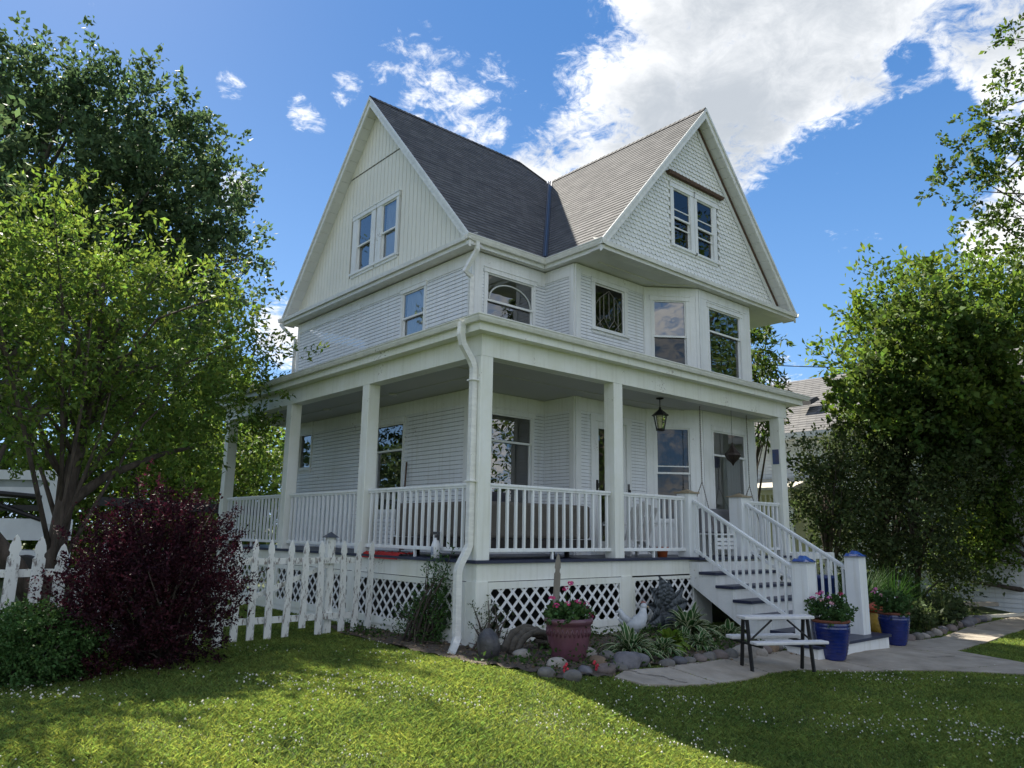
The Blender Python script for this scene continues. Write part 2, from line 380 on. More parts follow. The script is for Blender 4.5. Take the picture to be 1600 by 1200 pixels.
# ---------------------------------------------------------------- ground
def ground_mat():
    M = bpy.data.materials.new('lawn_soil'); M.use_nodes = True; nt = M.node_tree; N = nt.nodes; L = nt.links; b = N['Principled BSDF']; b.inputs['Roughness'].default_value = .95
    tc = N.new('ShaderNodeTexCoord'); a = N.new('ShaderNodeTexNoise'); a.inputs['Scale'].default_value = 1.2; a.inputs['Detail'].default_value = 8; L.new(tc.outputs['Object'], a.inputs[0])
    c = N.new('ShaderNodeTexNoise'); c.inputs['Scale'].default_value = 30; c.inputs['Detail'].default_value = 5; L.new(tc.outputs['Object'], c.inputs[0])
    ad = N.new('ShaderNodeMath'); ad.operation = 'MULTIPLY'; L.new(a.outputs[0], ad.inputs[0]); L.new(c.outputs[0], ad.inputs[1])
    cr = N.new('ShaderNodeValToRGB'); cr.color_ramp.elements[0].position = .15; cr.color_ramp.elements[0].color = (.045, .05, .018, 1); cr.color_ramp.elements[1].position = .38; cr.color_ramp.elements[1].color = (.075, .115, .022, 1)
    L.new(ad.outputs[0], cr.inputs[0]); L.new(cr.outputs[0], b.inputs['Base Color'])
    bp = N.new('ShaderNodeBump'); bp.inputs['Strength'].default_value = .8; bp.inputs['Distance'].default_value = .03; L.new(c.outputs[0], bp.inputs['Height']); L.new(bp.outputs[0], b.inputs['Normal'])
    return M
def ground():
    xs = np.concatenate([[-900,-300,-120,-60,-30,-20], np.arange(-14, 26.01, .35), [30,40,60,120,300,900]])
    ys = np.concatenate([[-900,-300,-100,-50,-30,-20], np.arange(-14, 14.01, .35), [18,25,40,60,120,300,900]])
    X, Y = np.meshgrid(xs, ys); Z = -0.36*sstep((-Y-1.2+0.25*np.clip(X, 0, 8))/3.4)
    V = np.stack([X.ravel(), Y.ravel(), Z.ravel()], 1); nx = len(xs); F = []
    idx = np.arange(len(V)).reshape(len(ys), nx)
    F = np.stack([idx[:-1,:-1].ravel(), idx[:-1,1:].ravel(), idx[1:,1:].ravel(), idx[1:,:-1].ravel()], 1)
    o = fast_mesh('ground', V, F, ground_mat(), smooth=True); tag(o, 'green lawn soil around the house', 'ground', kind='structure')
ground()
# concrete path slabs laid on the lawn
concrete = mat('concrete', (.37, .325, .265), .85, col2=(.22, .19, .15), vscale=2.2, bump=.35, bscale=45)
def slab(name, pts, label, h=.035):
    mb = MB()
    def dens(pts):
        out = []
        for i, p in enumerate(pts):
            q = pts[(i+1) % len(pts)]; n = max(1, int(math.dist(p, q)/.25))
            for k in range(n): out.append((p[0]+(q[0]-p[0])*k/n, p[1]+(q[1]-p[1])*k/n))
        return out
    P = dens(pts); top = [(x, y, terr(x, y)+h) for x, y in P]; bot = [(x, y, terr(x, y)-.12) for x, y in P]
    cx = sum(p[0] for p in P)/len(P); cy = sum(p[1] for p in P)/len(P); n = len(P)
    bm = bmesh.new(); vt = [bm.verts.new(p) for p in top]; vb = [bm.verts.new(p) for p in bot]
    f = bm.faces.new(vt); bmesh.ops.triangulate(bm, faces=[f])
    for i in range(n): bm.faces.new((vt[i], vb[i], vb[(i+1) % n], vt[(i+1) % n]))
    bmesh.ops.recalc_face_normals(bm, faces=bm.faces)
    me = bpy.data.meshes.new(name); bm.to_mesh(me); bm.free(); me.materials.append(concrete)
    o = bpy.data.objects.new(name, me); COL.objects.link(o); tag(o, label, 'path', kind='structure')
    return o
SLABS = [
 ([(.34,-2.23),(.49,-2.55),(1.0,-2.70),(1.62,-2.78),(1.52,-2.12),(.75,-2.06)], 'cracked tapering end of the concrete path'),
 ([(1.645,-2.78),(2.3,-2.76),(3.0,-2.66),(3.0,-2.02),(1.545,-2.09)], 'concrete path slab under the small picnic table'),
 ([(3.025,-2.66),(3.7,-2.68),(4.4,-2.88),(5.2,-3.3),(5.2,-1.9),(3.025,-2.0)], 'concrete slab in front of the stair foot'),
 ([(5.225,-3.32),(5.9,-3.8),(7.75,-4.39),(7.75,-1.75),(5.225,-1.75)], 'concrete walk leading out from the stairs'),
 ([(5.92,-3.82),(7.2,-5.6),(8.4,-5.6),(7.75,-4.41)], 'concrete walk running out of the right edge toward the street'),
 ([(7.775,-4.38),(8.28,-3.2),(8.28,-1.95),(7.775,-1.75)], 'concrete slab under the far blue pot'),
 ([(8.30,-3.2),(9.9,-3.15),(9.9,-2.35),(9.1,-2.28),(8.30,-1.96)], 'concrete slab beside the far blue pot'),
 ([(9.925,-3.15),(12.2,-2.95),(12.2,-2.1),(9.925,-2.36)], 'weathered slab of the side walk'),
 ([(12.225,-2.95),(16.5,-2.7),(19,-2.6),(19,-1.9),(12.225,-2.08)], 'far slab of the side walk'),
]
for p, l in SLABS: slab('path', p, l)
crack_m = mat('crack_dirt', (.035,.030,.024), .95)
for (pts, lab) in (([(.75,-2.06),(.82,-2.25),(1.02,-2.38),(1.05,-2.55),(1.2,-2.69)], 'jagged crack across the tapering end of the path'), ([(5.3,-2.6),(6.0,-2.95),(6.6,-3.05),(7.7,-3.5)], 'long thin crack across the walk before the stairs'), ([(10.2,-2.5),(10.6,-2.75),(10.7,-3.1)], 'short crack in the weathered side-walk slab')):
    mb = MB(); r_ = random.Random(len(lab)); P2 = []
    for a, b in zip(pts[:-1], pts[1:]):
        for k in range(6): f = k/6; P2.append((a[0]+(b[0]-a[0])*f+r_.uniform(-.025,.025), a[1]+(b[1]-a[1])*f+r_.uniform(-.025,.025)))
    for a, b in zip(P2[:-1], P2[1:]):
        w_ = r_.uniform(.004,.011); za = terr(*a)+.042; zb = terr(*b)+.042; mb.poly([(a[0]-w_,a[1]-w_,za),(a[0]+w_,a[1]+w_,za),(b[0]+w_,b[1]+w_,zb),(b[0]-w_,b[1]-w_,zb)])
    o = mb.build('path_crack', crack_m); tag(o, lab, 'crack', kind='structure')
def inpoly(x, y, P):
    c = np.zeros(len(x), bool); n = len(P); j = n-1
    for i in range(n):
        xi, yi = P[i]; xj, yj = P[j]
        cond = ((yi > y) != (yj > y)) & (x < (xj-xi)*(y-yi)/((yj-yi) if yj != yi else 1e-9)+xi); c ^= cond; j = i
    return c
# planting bed of bare mulch along the porch
mulch_m = mat('mulch', (.055, .042, .032), .95, col2=(.11, .085, .06), vscale=14, bump=1.0, bscale=35)
BED = [(-.42,3.4),(-.75,2.3),(-.75,.9),(-.75,-.1),(-.75,-1.0),(-.35,-2.0),(.35,-2.18),(.8,-2.0),(3.0,-1.95),(4.9,-1.85),(4.9,.15),(.05,.15),(.05,3.4)]
BED2 = [(7.3,.2),(7.3,-1.75),(9.1,-2.2),(12.2,-2.0),(14.2,-1.7),(15.2,-.6),(15.2,.2)]
def bed(P, label):
    xs = np.arange(min(p[0] for p in P), max(p[0] for p in P)+.12, .12); ys = np.arange(min(p[1] for p in P), max(p[1] for p in P)+.12, .12)
    mb = MB(); rnd = random.Random(3); H = {}
    def h(i, j):
        if (i, j) not in H: H[(i, j)] = terr(xs[i], ys[j])+.012+rnd.random()*.035
        return H[(i, j)]
    for i in range(len(xs)-1):
        for j in range(len(ys)-1):
            if inpoly(np.array([xs[i]+.06]), np.array([ys[j]+.06]), P)[0]:
                mb.poly([(xs[i],ys[j],h(i,j)),(xs[i+1],ys[j],h(i+1,j)),(xs[i+1],ys[j+1],h(i+1,j+1)),(xs[i],ys[j+1],h(i,j+1))])
    o = mb.build('planting_bed', mulch_m, smooth=True); tag(o, label, 'soil', kind='structure')
bed(BED, 'dark mulch bed along the foot of the porch'); bed(BED2, 'dark planting bed beside the stairs')
# ---------------------------------------------------------------- the house
H = thing('house', 'two-storey white clapboard house with two steep gables and a wraparound porch', 'house')
class Fr:
    def __init__(s, p, du, n=None):
        s.p = Vector((p[0], p[1], 0)); s.u = Vector((du[0], du[1], 0)).normalized(); s.n = Vector((n[0], n[1], 0)).normalized() if n else Vector((s.u.y, -s.u.x, 0))
    def to(s, u, d, z): return s.p+s.u*u+s.n*d+Vector((0,0,z))
    def box(s, mb, u0, u1, d0, d1, z0, z1, mi=0):
        mb.hexa([s.to(u0,d1,z0), s.to(u1,d1,z0), s.to(u1,d0,z0), s.to(u0,d0,z0), s.to(u0,d1,z1), s.to(u1,d1,z1), s.to(u1,d0,z1), s.to(u0,d0,z1)], mi)
def lap(mb, fr, L0, L1, z0, z1, e, ops=(), mi=0):
    z = z0
    while z < z1-.004:
        zb = min(z1, z+e); segs = [(L0, L1)]
        for (a, b, c, d) in ops:
            if c < zb-.004 and d > z+.004:
                ns = []
                for (p, q) in segs:
                    if b <= p or a >= q: ns.append((p, q)); continue
                    if a > p: ns.append((p, a))
                    if b < q: ns.append((b, q))
                segs = ns
        for (p, q) in segs:
            zl = z+e*.09; mb.poly([fr.to(p,.017,zl), fr.to(q,.017,zl), fr.to(q,.009,zb), fr.to(p,.009,zb)], mi)
            mb.poly([fr.to(p,.006,zl), fr.to(q,.006,zl), fr.to(q,.017,zl), fr.to(p,.017,zl)], mi)
        z = zb
def window(fr, u0, u1, z0, z1, meet=None, trim=.10, bars=(), sill=True, curtain_or_reflection=None, glass_mat=None, head=.12, label=None, side=None, low=None):
    """glass opening u0..u1, z0..z1; casing is the part, sashes / pane / sill are its pieces"""
    mb = MB(); t = trim; tl, tr = (side or (t, t))
    fr.box(mb, u0-tl, u0-.03, -.06, .032, z0-.02, z1+.03); fr.box(mb, u1+.03, u1+tr, -.06, .032, z0-.02, z1+.03)
    fr.box(mb, u0-tl-.02, u1+tr+.02, -.06, .045, z1+.03, z1+head)
    fr.box(mb, u0-tl-.03, u1+tr+.03, -.02, .058, z1+head, z1+head+.022)
    o = mb.build('window', white, H)
    if label: o['label'] = label
    if sill:
        s = MB(); fr.box(s, u0-tl-.03, u1+tr+.03, -.06, .065, z0-.07, z0-.02); fr.box(s, u0-tl, u1+tr, -.02, .03, z0-.13, z0-.07); s.build('sill', white, o)
    s = MB(); zt = z1+.03; w = .035
    def sash(a, b, d):
        fr.box(s, u0-.03, u0, d-.035, d, a, b); fr.box(s, u1, u1+.03, d-.035, d, a, b)
        fr.box(s, u0, u1, d-.035, d, b-.03, b); fr.box(s, u0, u1, d-.035, d, a, a+.04)
    if meet:
        sash(meet-.012, zt, .012); sash(z0-.02, meet+.03, -.028)
    else: sash(z0-.02, zt, .0)
    for zb in bars: fr.box(s, u0, u1, -.02, .005, zb-.012, zb+.012)
    s.build('sash', white, o)
    g = MB(); d1 = -.008 if meet else -.018
    if meet:
        g.poly([fr.to(u0,d1,meet), fr.to(u1,d1,meet), fr.to(u1,d1,zt-.03), fr.to(u0,d1,zt-.03)]); g.poly([fr.to(u0,-.045,z0), fr.to(u1,-.045,z0), fr.to(u1,-.045,meet), fr.to(u0,-.045,meet)], 1)
    else: g.poly([fr.to(u0,d1,z0), fr.to(u1,d1,z0), fr.to(u1,d1,zt), fr.to(u0,d1,zt)])
    g.build('pane', [glass_mat or glass_m, low or glass_mat or glass_m], o)
    if curtain_or_reflection:
        for (a, b, ca, cb, m) in curtain_or_reflection:
            c = MB(); n = max(6, int((b-a)/.018)); pts = [(a+(b-a)*k/n, -(.075 if m is cloud_refl else .14)+(.006 if m is cloud_refl else .022)*math.sin(k*1.15)+.003*math.sin(k*.37)) for k in range(n+1)]
            for k in range(n):
                c.poly([fr.to(pts[k][0],pts[k][1],ca), fr.to(pts[k+1][0],pts[k+1][1],ca), fr.to(pts[k+1][0],pts[k+1][1],cb), fr.to(pts[k][0],pts[k][1],cb)])
            c.build('curtain_or_reflection', m, o, smooth=True)  # real cloth, and the pale sheets that imitate a cloud reflection
    return (u0-t+.02, u1+t-.02, z0-.035, z1+head-.085) if not side else (u0-tl+.02, u1+tr-.02, z0-.035, z1+head-.085)
ZS = 6.93; ZF = 1.19; ZC = 4.20
cloud_refl = mat('cloud_reflection', (.82, .80, .84), .9, var=.1)  # added sheet behind the glass; its pale colour stands in for a cloud reflection
sheer = mat('sheer_curtain', (.62, .62, .58), .9, trans=.3, var=.1)
bluecurt = mat('blue_curtain', (.20, .34, .55), .9, var=.3, vscale=9)
cloud_refl = mat('cloud_reflection', (.66, .62, .68), .9, var=.1)
# wall frames: u runs along the wall, the normal points outside
F_side = Fr((1.68, 9.86), (0, -1), (-1, 0))           # u = 9.86 - y
F_A = Fr((1.68, 2.4), (1, 0), (0, -1))                # u = x - 1.68
F_J = Fr((3.57, 2.4), (0, -1), (-1, 0))               # u = 2.4 - y
F_B = Fr((3.57, 1.54), (1, 0), (0, -1))               # u = x - 3.57
F_C = Fr((5.74, 1.54), (.95, -.72), (-.72, -.95))
F_D = Fr((6.69, .82), (1, 0), (0, -1))                # u = x - 6.69
F_E = Fr((8.71, .82), (.95, .72), (.72, -.95))
LC = math.hypot(.95, .72)
U = lambda y: 9.86-y
o_side = [
 window(F_side, U(4.79), U(4.05), 5.55, 6.56, meet=6.02, curtain_or_reflection=[(U(4.79), U(4.05), 5.5, 6.6, cloud_refl)]),  # pale sheet added here to look like cloud mirrored in the glass
 window(F_side, U(5.62), U(4.62), 2.0, 3.76, meet=3.22),
 window(F_side, U(9.34), U(8.73), 3.08, 4.06, meet=3.90, trim=.09),
]
o_A = [
 window(F_A, .36, 1.51, 5.40, 6.52, meet=6.00, side=(.11, .09)),
 window(F_A, .36, 1.51, 1.95, 3.78, meet=3.28, side=(.11, .09)),
]
o_B = [
 window(F_B, .60, 1.45, 5.70, 6.60, meet=None, trim=.13, glass_mat=glass_d),
]
o_C = [
 window(F_C, .22, .88, 4.95, 6.58, meet=5.80, trim=.09, label='tall narrow window on the angled face of the upper bay', low=glass_d),
 window(F_C, .22, .88, 1.9, 3.78, meet=2.85, trim=.09, bars=(3.0,), glass_mat=glass_d, curtain_or_reflection=[(.25, .9, 3.0, 3.7, bluecurt)]),
]
o_D = [
 window(F_D, .40, 1.58, 5.05, 6.54, meet=6.03, trim=.09),
 window(F_D, .40, 1.58, 2.0, 3.78, meet=3.28, trim=.09, curtain_or_reflection=[(.95, 1.6, 1.9, 3.3, sheer)]),
]
# arched light strip and leading in two upper windows
arch = MB(); pts = []
for k in range(25):
    a = PI*k/24; pts.append(F_A.to(.935-.54*math.cos(a), .002, 6.04+.36*math.sin(a)))
arch.tube(pts, .016, 6); arch.build('arched_muntin', mat('frosted', (.50, .52, .50), .6), H)
lead = MB()
fl = lambda u, z: F_B.to(u, -.004, z)
for (a, b) in [((.74,5.75),(.74,6.35)), ((.86,5.95),(.86,6.45)), ((1.02,5.95),(1.02,6.5)), ((1.18,5.95),(1.18,6.45)), ((1.30,5.75),(1.30,6.35)),
               ((.62,5.72),(.86,5.95)), ((.86,5.95),(1.02,5.75)), ((1.02,5.75),(1.18,5.95)), ((1.18,5.95),(1.42,5.72)), ((.74,6.35),(1.02,6.55)), ((1.02,6.55),(1.30,6.35)), ((.62,6.2),(.74,6.35)), ((1.42,6.2),(1.30,6.35)), ((.62,5.95),(.86,5.72)), ((1.42,5.95),(1.18,5.72))]:
    lead.tube([fl(*a), fl(*b)], .006, 5)
lead.build('lead_tracery', mat('lead_came', (.30, .28, .25), .5, metal=.5), H)
# door: storm door with long glass
DO = (.44, 1.60, 1.2, 3.81)
def door():
    mb = MB(); F_B.box(mb, .42, .55, -.06, .035, 1.2, 3.78); F_B.box(mb, 1.48, 1.62, -.06, .035, 1.2, 3.78); F_B.box(mb, .40, 1.64, -.06, .045, 3.78, 3.90)
    d = mb.build('door', white, H)
    s = MB(); F_B.box(s, .55, .67, -.05, .0, 1.2, 3.78); F_B.box(s, 1.38, 1.48, -.05, .0, 1.2, 3.78); F_B.box(s, .67, 1.38, -.05, .0, 3.64, 3.78); F_B.box(s, .67, 1.38, -.05, .0, 1.2, 1.45); s.build('storm_frame', white, d)
    g = MB(); g.poly([F_B.to(.67,-.03,1.45), F_B.to(1.38,-.03,1.45), F_B.to(1.38,-.03,3.64), F_B.to(.67,-.03,3.64)]); g.build('pane', glass_m, d)
    h = MB(); F_B.box(h, .585, .625, 0, .03, 2.42, 2.62); h.tube([F_B.to(.60,.03,2.48), F_B.to(.60,.07,2.48), F_B.to(.60,.07,2.56)], .012, 6); h.build('handle', black_m, d)
    h = MB(); F_B.box(h, 1.50, 1.56, .035, .06, 2.40, 2.47); h.tube([F_B.to(1.50,.06,2.47), F_B.to(1.50,.06,2.58)], .015, 6); h.build('latch', black_m, d)
door()
o_B.append(DO)
def wall(fr, L, ops, e, z0, z1, name='wall', cb=(.11, .11), fz=(6.905, 6.66), lower=True):
    mb = MB()
    lap(mb, fr, cb[0]-.03, L-cb[1]+.03, z0, fz[1]+.03, e, ops); mb.build(name, siding, H)
    t = MB()
    if cb[0] > .01: fr.box(t, -.0, cb[0], -.02, .034, z0, 6.905)
    if cb[1] > .01: fr.box(t, L-cb[1], L, -.02, .034, z0, 6.905)
    fr.box(t, cb[0], L-cb[1], -.02, .030, fz[1], fz[0])
    if fr is not F_C and fr is not F_D: fr.box(t, cb[0], L-cb[1], -.02, .026, 3.93, 4.19)
    t.build('trim_board', white, H)
wall(F_side, 9.86-2.4, o_side, .081, ZF, ZS, cb=(.10, .13))
wall(F_A, 3.57-1.68, o_A, .067, ZF, ZS, cb=(.20, .01), fz=(6.905, 6.60))
wall(F_J, .86, [], .067, ZF, ZS, cb=(.01, .12))
wall(F_B, 2.17, o_B, .067, ZF, ZS, cb=(.14, .06), fz=(6.905, 6.72))
wall(F_C, LC, o_C+[(-1, .2, 0, 7), (.9, 3, 0, 7)], .067, ZF, ZS, cb=(.06, .06), fz=(6.905, 6.72))
wall(F_D, 2.02, o_D+[(-1, .36, 0, 7), (1.6, 3, 0, 7)], .067, ZF, ZS, cb=(.06, .06), fz=(6.905, 6.72))
# smooth panelling of the bay beside its windows
for fr, segs in ((F_C, ((.055, .15), (.95, LC-.05))), (F_D, ((.055, .33), (1.65, 1.97)))):
    p = MB()
    for a, b in segs: fr.box(p, a, b, -.02, .024, ZF, 6.73)
    a, b = (.15, .95) if fr is F_C else (.33, 1.65)
    for z0, z1 in ((3.90, 4.86), (ZF, 1.78)): fr.box(p, a, b, -.02, .020, z0, z1)
    p.build('bay_panel', white, H)
# inside, back and far walls that the camera cannot see, so the rooms are dark
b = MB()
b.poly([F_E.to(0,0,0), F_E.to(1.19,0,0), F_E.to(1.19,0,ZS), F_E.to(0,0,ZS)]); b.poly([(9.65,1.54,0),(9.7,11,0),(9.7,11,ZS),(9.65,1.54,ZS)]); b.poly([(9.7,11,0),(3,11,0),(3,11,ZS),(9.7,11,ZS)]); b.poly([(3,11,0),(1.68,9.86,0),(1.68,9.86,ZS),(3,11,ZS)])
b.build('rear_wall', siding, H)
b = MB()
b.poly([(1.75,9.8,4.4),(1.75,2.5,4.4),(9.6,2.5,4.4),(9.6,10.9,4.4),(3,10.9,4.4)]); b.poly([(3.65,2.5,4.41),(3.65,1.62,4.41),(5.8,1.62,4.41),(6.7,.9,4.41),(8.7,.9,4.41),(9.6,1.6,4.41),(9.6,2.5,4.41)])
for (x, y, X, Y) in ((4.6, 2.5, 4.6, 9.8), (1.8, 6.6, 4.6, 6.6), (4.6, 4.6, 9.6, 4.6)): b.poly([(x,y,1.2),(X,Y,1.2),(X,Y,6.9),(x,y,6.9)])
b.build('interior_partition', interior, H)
# soffit plane
b = MB(); b.box(1.40, 10.1, 2.24, 10.15, ZS, ZS+.02); b.box(3.42, 10.5, .64, 2.5, ZS-.004, ZS+.016); b.build('soffit', soffit_m, H)
for p_, q_ in (((3.9,1.2,6.918),(5.9,1.2,6.918)), ((5.92,1.19,6.917),(6.5,.75,6.917)), ((1.75,2.3,6.92),(3.4,2.3,6.92))):
    b = MB(); b.bar(p_, q_, .05, .02); b.build('soffit_moulding', soffit_m, H)
# roofs ---------------------------------------------------------------
ZE = 7.10; T = 1.155; XR, YR = 1.36, 6.2; ZR1 = ZE+4.05*T; XG, YG0 = 6.94, .60; ZR2 = ZE+3.61*T; XH = 6.15
def rows(mb, p0, du, ds, n, vmax, rng, e=.142):
    """shingle courses: p0 eave corner, du along eave, ds up the slope, rng(v)->(u0,u1)"""
    p0 = Vector(p0); du = Vector(du); ds = Vector(ds).normalized(); n = Vector(n).normalized(); k = 0; v = 0
    while v < vmax:
        vb = min(vmax, v+e+.0); a, b = rng(v); c, d = rng(vb)
        P = lambda u, s, h: p0+du*u+ds*s+n*h
        mb.poly([P(a,v,.015), P(b,v,.015), P(d,vb,.004), P(c,vb,.004)], 0, [(a,k+.1),(b,k+.1),(d,k+.9),(c,k+.9)])
        mb.poly([P(a,v,-.01), P(b,v,-.01), P(b,v,.015), P(a,v,.015)], 0, [(a,k+.1)]*4)
        v = vb; k += 1
sl1 = math.hypot(4.05, ZR1-ZE); sl2 = math.hypot(3.61, ZR2-ZE); cs = 1/math.hypot(1, T)
m = MB()
rows(m, (XR,2.15,ZE), (1,0,0), (0,1,T), (0,-T,1), sl1, lambda v: (0, (10.2-XR)-v*cs*1.0))
rows(m, (10.2,10.25,ZE), (-1,0,0), (0,-1,T), (0,T,1), sl1, lambda v: (v*cs, 10.2-XR))
m.poly([(10.2,2.15,ZE),(10.2,10.25,ZE),(XH,YR,ZR1)], 0, [(0,.5)]*3)
m.build('main_roof', roof_m, H)
m = MB()
rows(m, (XG-3.61,10,ZE), (0,-1,0), (1,0,T), (-T,0,1), sl2, lambda v: (0, 10-YG0))
rows(m, (XG+3.61,YG0,ZE), (0,1,0), (-1,0,T), (T,0,1), sl2, lambda v: (0, 10-YG0))
m.poly([(XG-3.61,10,ZE),(XG+3.61,10,ZE),(XG,10,ZR2)], 0, [(0,.5)]*3)
m.build('front_gable_roof', roof_m, H)
m = MB()
for (p, q, sd) in (((XR-.02,YR,ZR1+.035),(XH,YR,ZR1+.035),Vector((0,1,0))), ((XG,YG0,ZR2+.035),(XG,6.1,ZR2+.035),Vector((1,0,0)))):
    p = Vector(p); q = Vector(q); n_ = int((q-p).length/.14)
    for k in range(n_):
        a_ = p.lerp(q, k/n_); b_ = p.lerp(q, (k+1.1)/n_)
        for s_ in (-1, 1):
            e_ = (sd*s_+Vector((0,0,-T))).normalized()*.15; m.poly([a_+Vector((0,0,.012)), b_, b_+e_, a_+e_+Vector((0,0,.012))], 0, [(k*.7,.5)]*4)
m.bar((XH,YR,ZR1+.01),(XH+.55,YR-.55,ZR1-.55*T+.02), .10, .02)
m.build('ridge_cap', roof_m, H)
m = MB()   # valley flashing, folded into both slopes
d = Vector((1,1,T)).normalized(); a = Vector((XG-3.61,2.15,ZE)); bq = Vector((XG,5.76,ZR2))
s1 = Vector((-1,1,0)).normalized()
for sgn in (1, -1):
    off = s1*sgn
    # sideways direction lying in each slope
    nn = Vector((0,-T,1)) if sgn > 0 else Vector((-T,0,1)); nn.normalize(); sd = nn.cross(d); sd.normalize()
    if sd.dot(off) < 0: sd = -sd
    m.poly([a+nn*.022+Vector((0,0,.0)), a+sd*.08+nn*.03, bq+sd*.08+nn*.03, bq+nn*.022])
m.tube([a+Vector((0,0,.05)), bq+Vector((0,0,.05))], .022, 6)
m.build('valley_flashing', blue_flash, H)
def rake(apex, eL, eR, nrm, hh=.24, th=.045, ov=.30):
    """barge boards, their crown strip and the boarded soffit behind them"""
    apex, eL, eR, nrm = Vector(apex), Vector(eL), Vector(eR), Vector(nrm)
    for e in (eL, eR):
        mb = MB(); dn = Vector((0,0,-1)); o = nrm
        mb.hexa([e+dn*hh, apex+dn*hh, apex+dn*hh-o*th, e+dn*hh-o*th, e+dn*.0, apex+dn*.0, apex-o*th, e-o*th])
        mb.hexa([e+dn*.07+o*.03, apex+dn*.07+o*.03, apex+dn*.07, e+dn*.07, e+dn*-.012+o*.03, apex+dn*-.012+o*.03, apex-dn*.012, e-dn*.012])
        mb.build('barge_board', gutter_m, H)
        sf = MB(); n = 22
        for k in range(n):
            p = e.lerp(apex, (k+.03)/n); q = e.lerp(apex, (k+.97)/n)
            sf.hexa([p+dn*.20-o*th, q+dn*.20-o*th, q+dn*.20-o*(th+ov), p+dn*.20-o*(th+ov), p+dn*.18-o*th, q+dn*.18-o*th, q+dn*.18-o*(th+ov), p+dn*.18-o*(th+ov)])
        sf.poly([e+dn*.175-o*th, apex+dn*.175-o*th, apex+dn*.175-o*(th+ov), e+dn*.175-o*(th+ov)])
        sf.build('rake_soffit', soffit_m, H)
rake((XR,YR,ZR1), (XR,2.15,ZE), (XR,10.25,ZE), (-1,0,0), ov=.30)
rake((XG,YG0,ZR2), (XG-3.61,YG0,ZE), (XG+3.61,YG0,ZE), (0,-1,0), ov=.30)
# side gable: vertical boards, window pair
def gx(y, lo=.20): return ZE+(4.05-abs(y-YR))*T-lo
mb = MB(); y = 2.35; G0, G1 = 7.22, None
wy0, wy1, wz0, wz1 = 5.09, 7.16, 7.50, 9.10
while y < 10.05:
    ye = min(y+.158, 10.05); a, b2 = y+.006, ye-.006
    for (z0, zt) in (((G0, None),) if not (b2 > wy0 and a < wy1) else ((G0, wz0+.03), (wz1-.03, None))):
        za = gx(a) if zt is None else zt; zb = gx(b2) if zt is None else zt
        if zt is None:
            if a < YR < b2: za = zb = min(za, zb)
        za = max(za, z0+.001); zb = max(zb, z0+.001)
        for (lo, hi) in (((z0, 10.13), (10.17, 99)) if zt is None else ((z0, 99),)):
            l2 = lo; p0, p1 = min(za, hi), min(zb, hi)
            if max(p0, p1) <= l2+.002: continue
            p0 = max(p0, l2); p1 = max(p1, l2)
            mb.poly([(1.640,b2,l2),(1.640,a,l2),(1.640,a,p0),(1.640,b2,p1)]); mb.poly([(1.640,a,l2),(1.66,a,l2),(1.66,a,p0),(1.640,a,p0)]); mb.poly([(1.66,b2,l2),(1.640,b2,l2),(1.640,b2,p1),(1.66,b2,p1)])
    y = ye
mb.build('side_gable_wall', cream, H)
mb = MB()
for (a, b, c, e_) in ((2.25, wy0, 7.1, 0), (wy1, 10.15, 7.1, 0)):
    n = 8
    for k in range(n):
        y0 = a+(b-a)*k/n; y1 = a+(b-a)*(k+1)/n; mb.poly([(1.662,y1,7.1),(1.662,y0,7.1),(1.662,y0,gx(y0,.17)),(1.662,y1,gx(y1,.17))])
mb.poly([(1.662,wy1,7.1),(1.662,wy0,7.1),(1.662,wy0,wz0),(1.662,wy1,wz0)]); mb.poly([(1.662,wy1,wz1),(1.662,wy0,wz1),(1.662,wy0,gx(wy0,.17)),(1.662,YR,gx(YR,.17)),(1.662,wy1,gx(wy1,.17))])
mb.build('gable_backing', mat('gable_backing', (.30, .29, .26), .8), H)
F_g = Fr((1.64, 10), (0, -1), (-1, 0)); V = lambda y: 10-y
window(F_g, V(6.86), V(6.30), 7.63, 8.93, meet=8.25, trim=.13, head=.13, side=(.26, .22))
window(F_g, V(5.77), V(5.22), 7.63, 8.93, meet=8.25, trim=.13, head=.132, side=(.25, .13), curtain_or_reflection=[(V(5.76), V(5.2), 7.6, 9.0, cloud_refl)])  # right-hand window: added pale sheet in place of a mirrored cloud
# front gable: fish-scale shingles
def fx(x, lo=.20): return ZE+(3.61-abs(x-XG))*T-lo
mb = MB(); r = 0; z = 7.16
while z < 11.1:
    off = (r % 2)*.065; x = 3.5+off
    while x < 10.4:
        w = .124; h = .17; xc = x+.065; top = z+.105
        if fx(xc-.05) > z+.09 and fx(xc+.05) > z+.09 and not (5.88 < xc < 7.72 and 7.68 < z+.06 < 9.28):
            t1 = .018+random.random()*.006; y0 = .9
            pts = [(xc-w/2, top), (xc-w/2, z+.035), (xc-w*.33, z+.010), (xc, z), (xc+w*.33, z+.010), (xc+w/2, z+.035), (xc+w/2, top)]
            dy = lambda zz: y0-.004-t1*(top-zz)/(top-z)
            mb.poly([(px, dy(pz), pz) for px, pz in pts])
            for k in range(1, 5):
                (ax, az), (bx, bz) = pts[k], pts[k+1]
                mb.poly([(ax, y0, az), (bx, y0, bz), (bx, dy(bz), bz), (ax, dy(az), az)])
        x += .13
    z += .098; r += 1
mb.build('front_gable_wall', scale_w, H)
mb = MB()
wx0, wx1 = 5.86, 7.70
P_ = lambda pts: mb.poly([(x, .903, z) for x, z in pts])
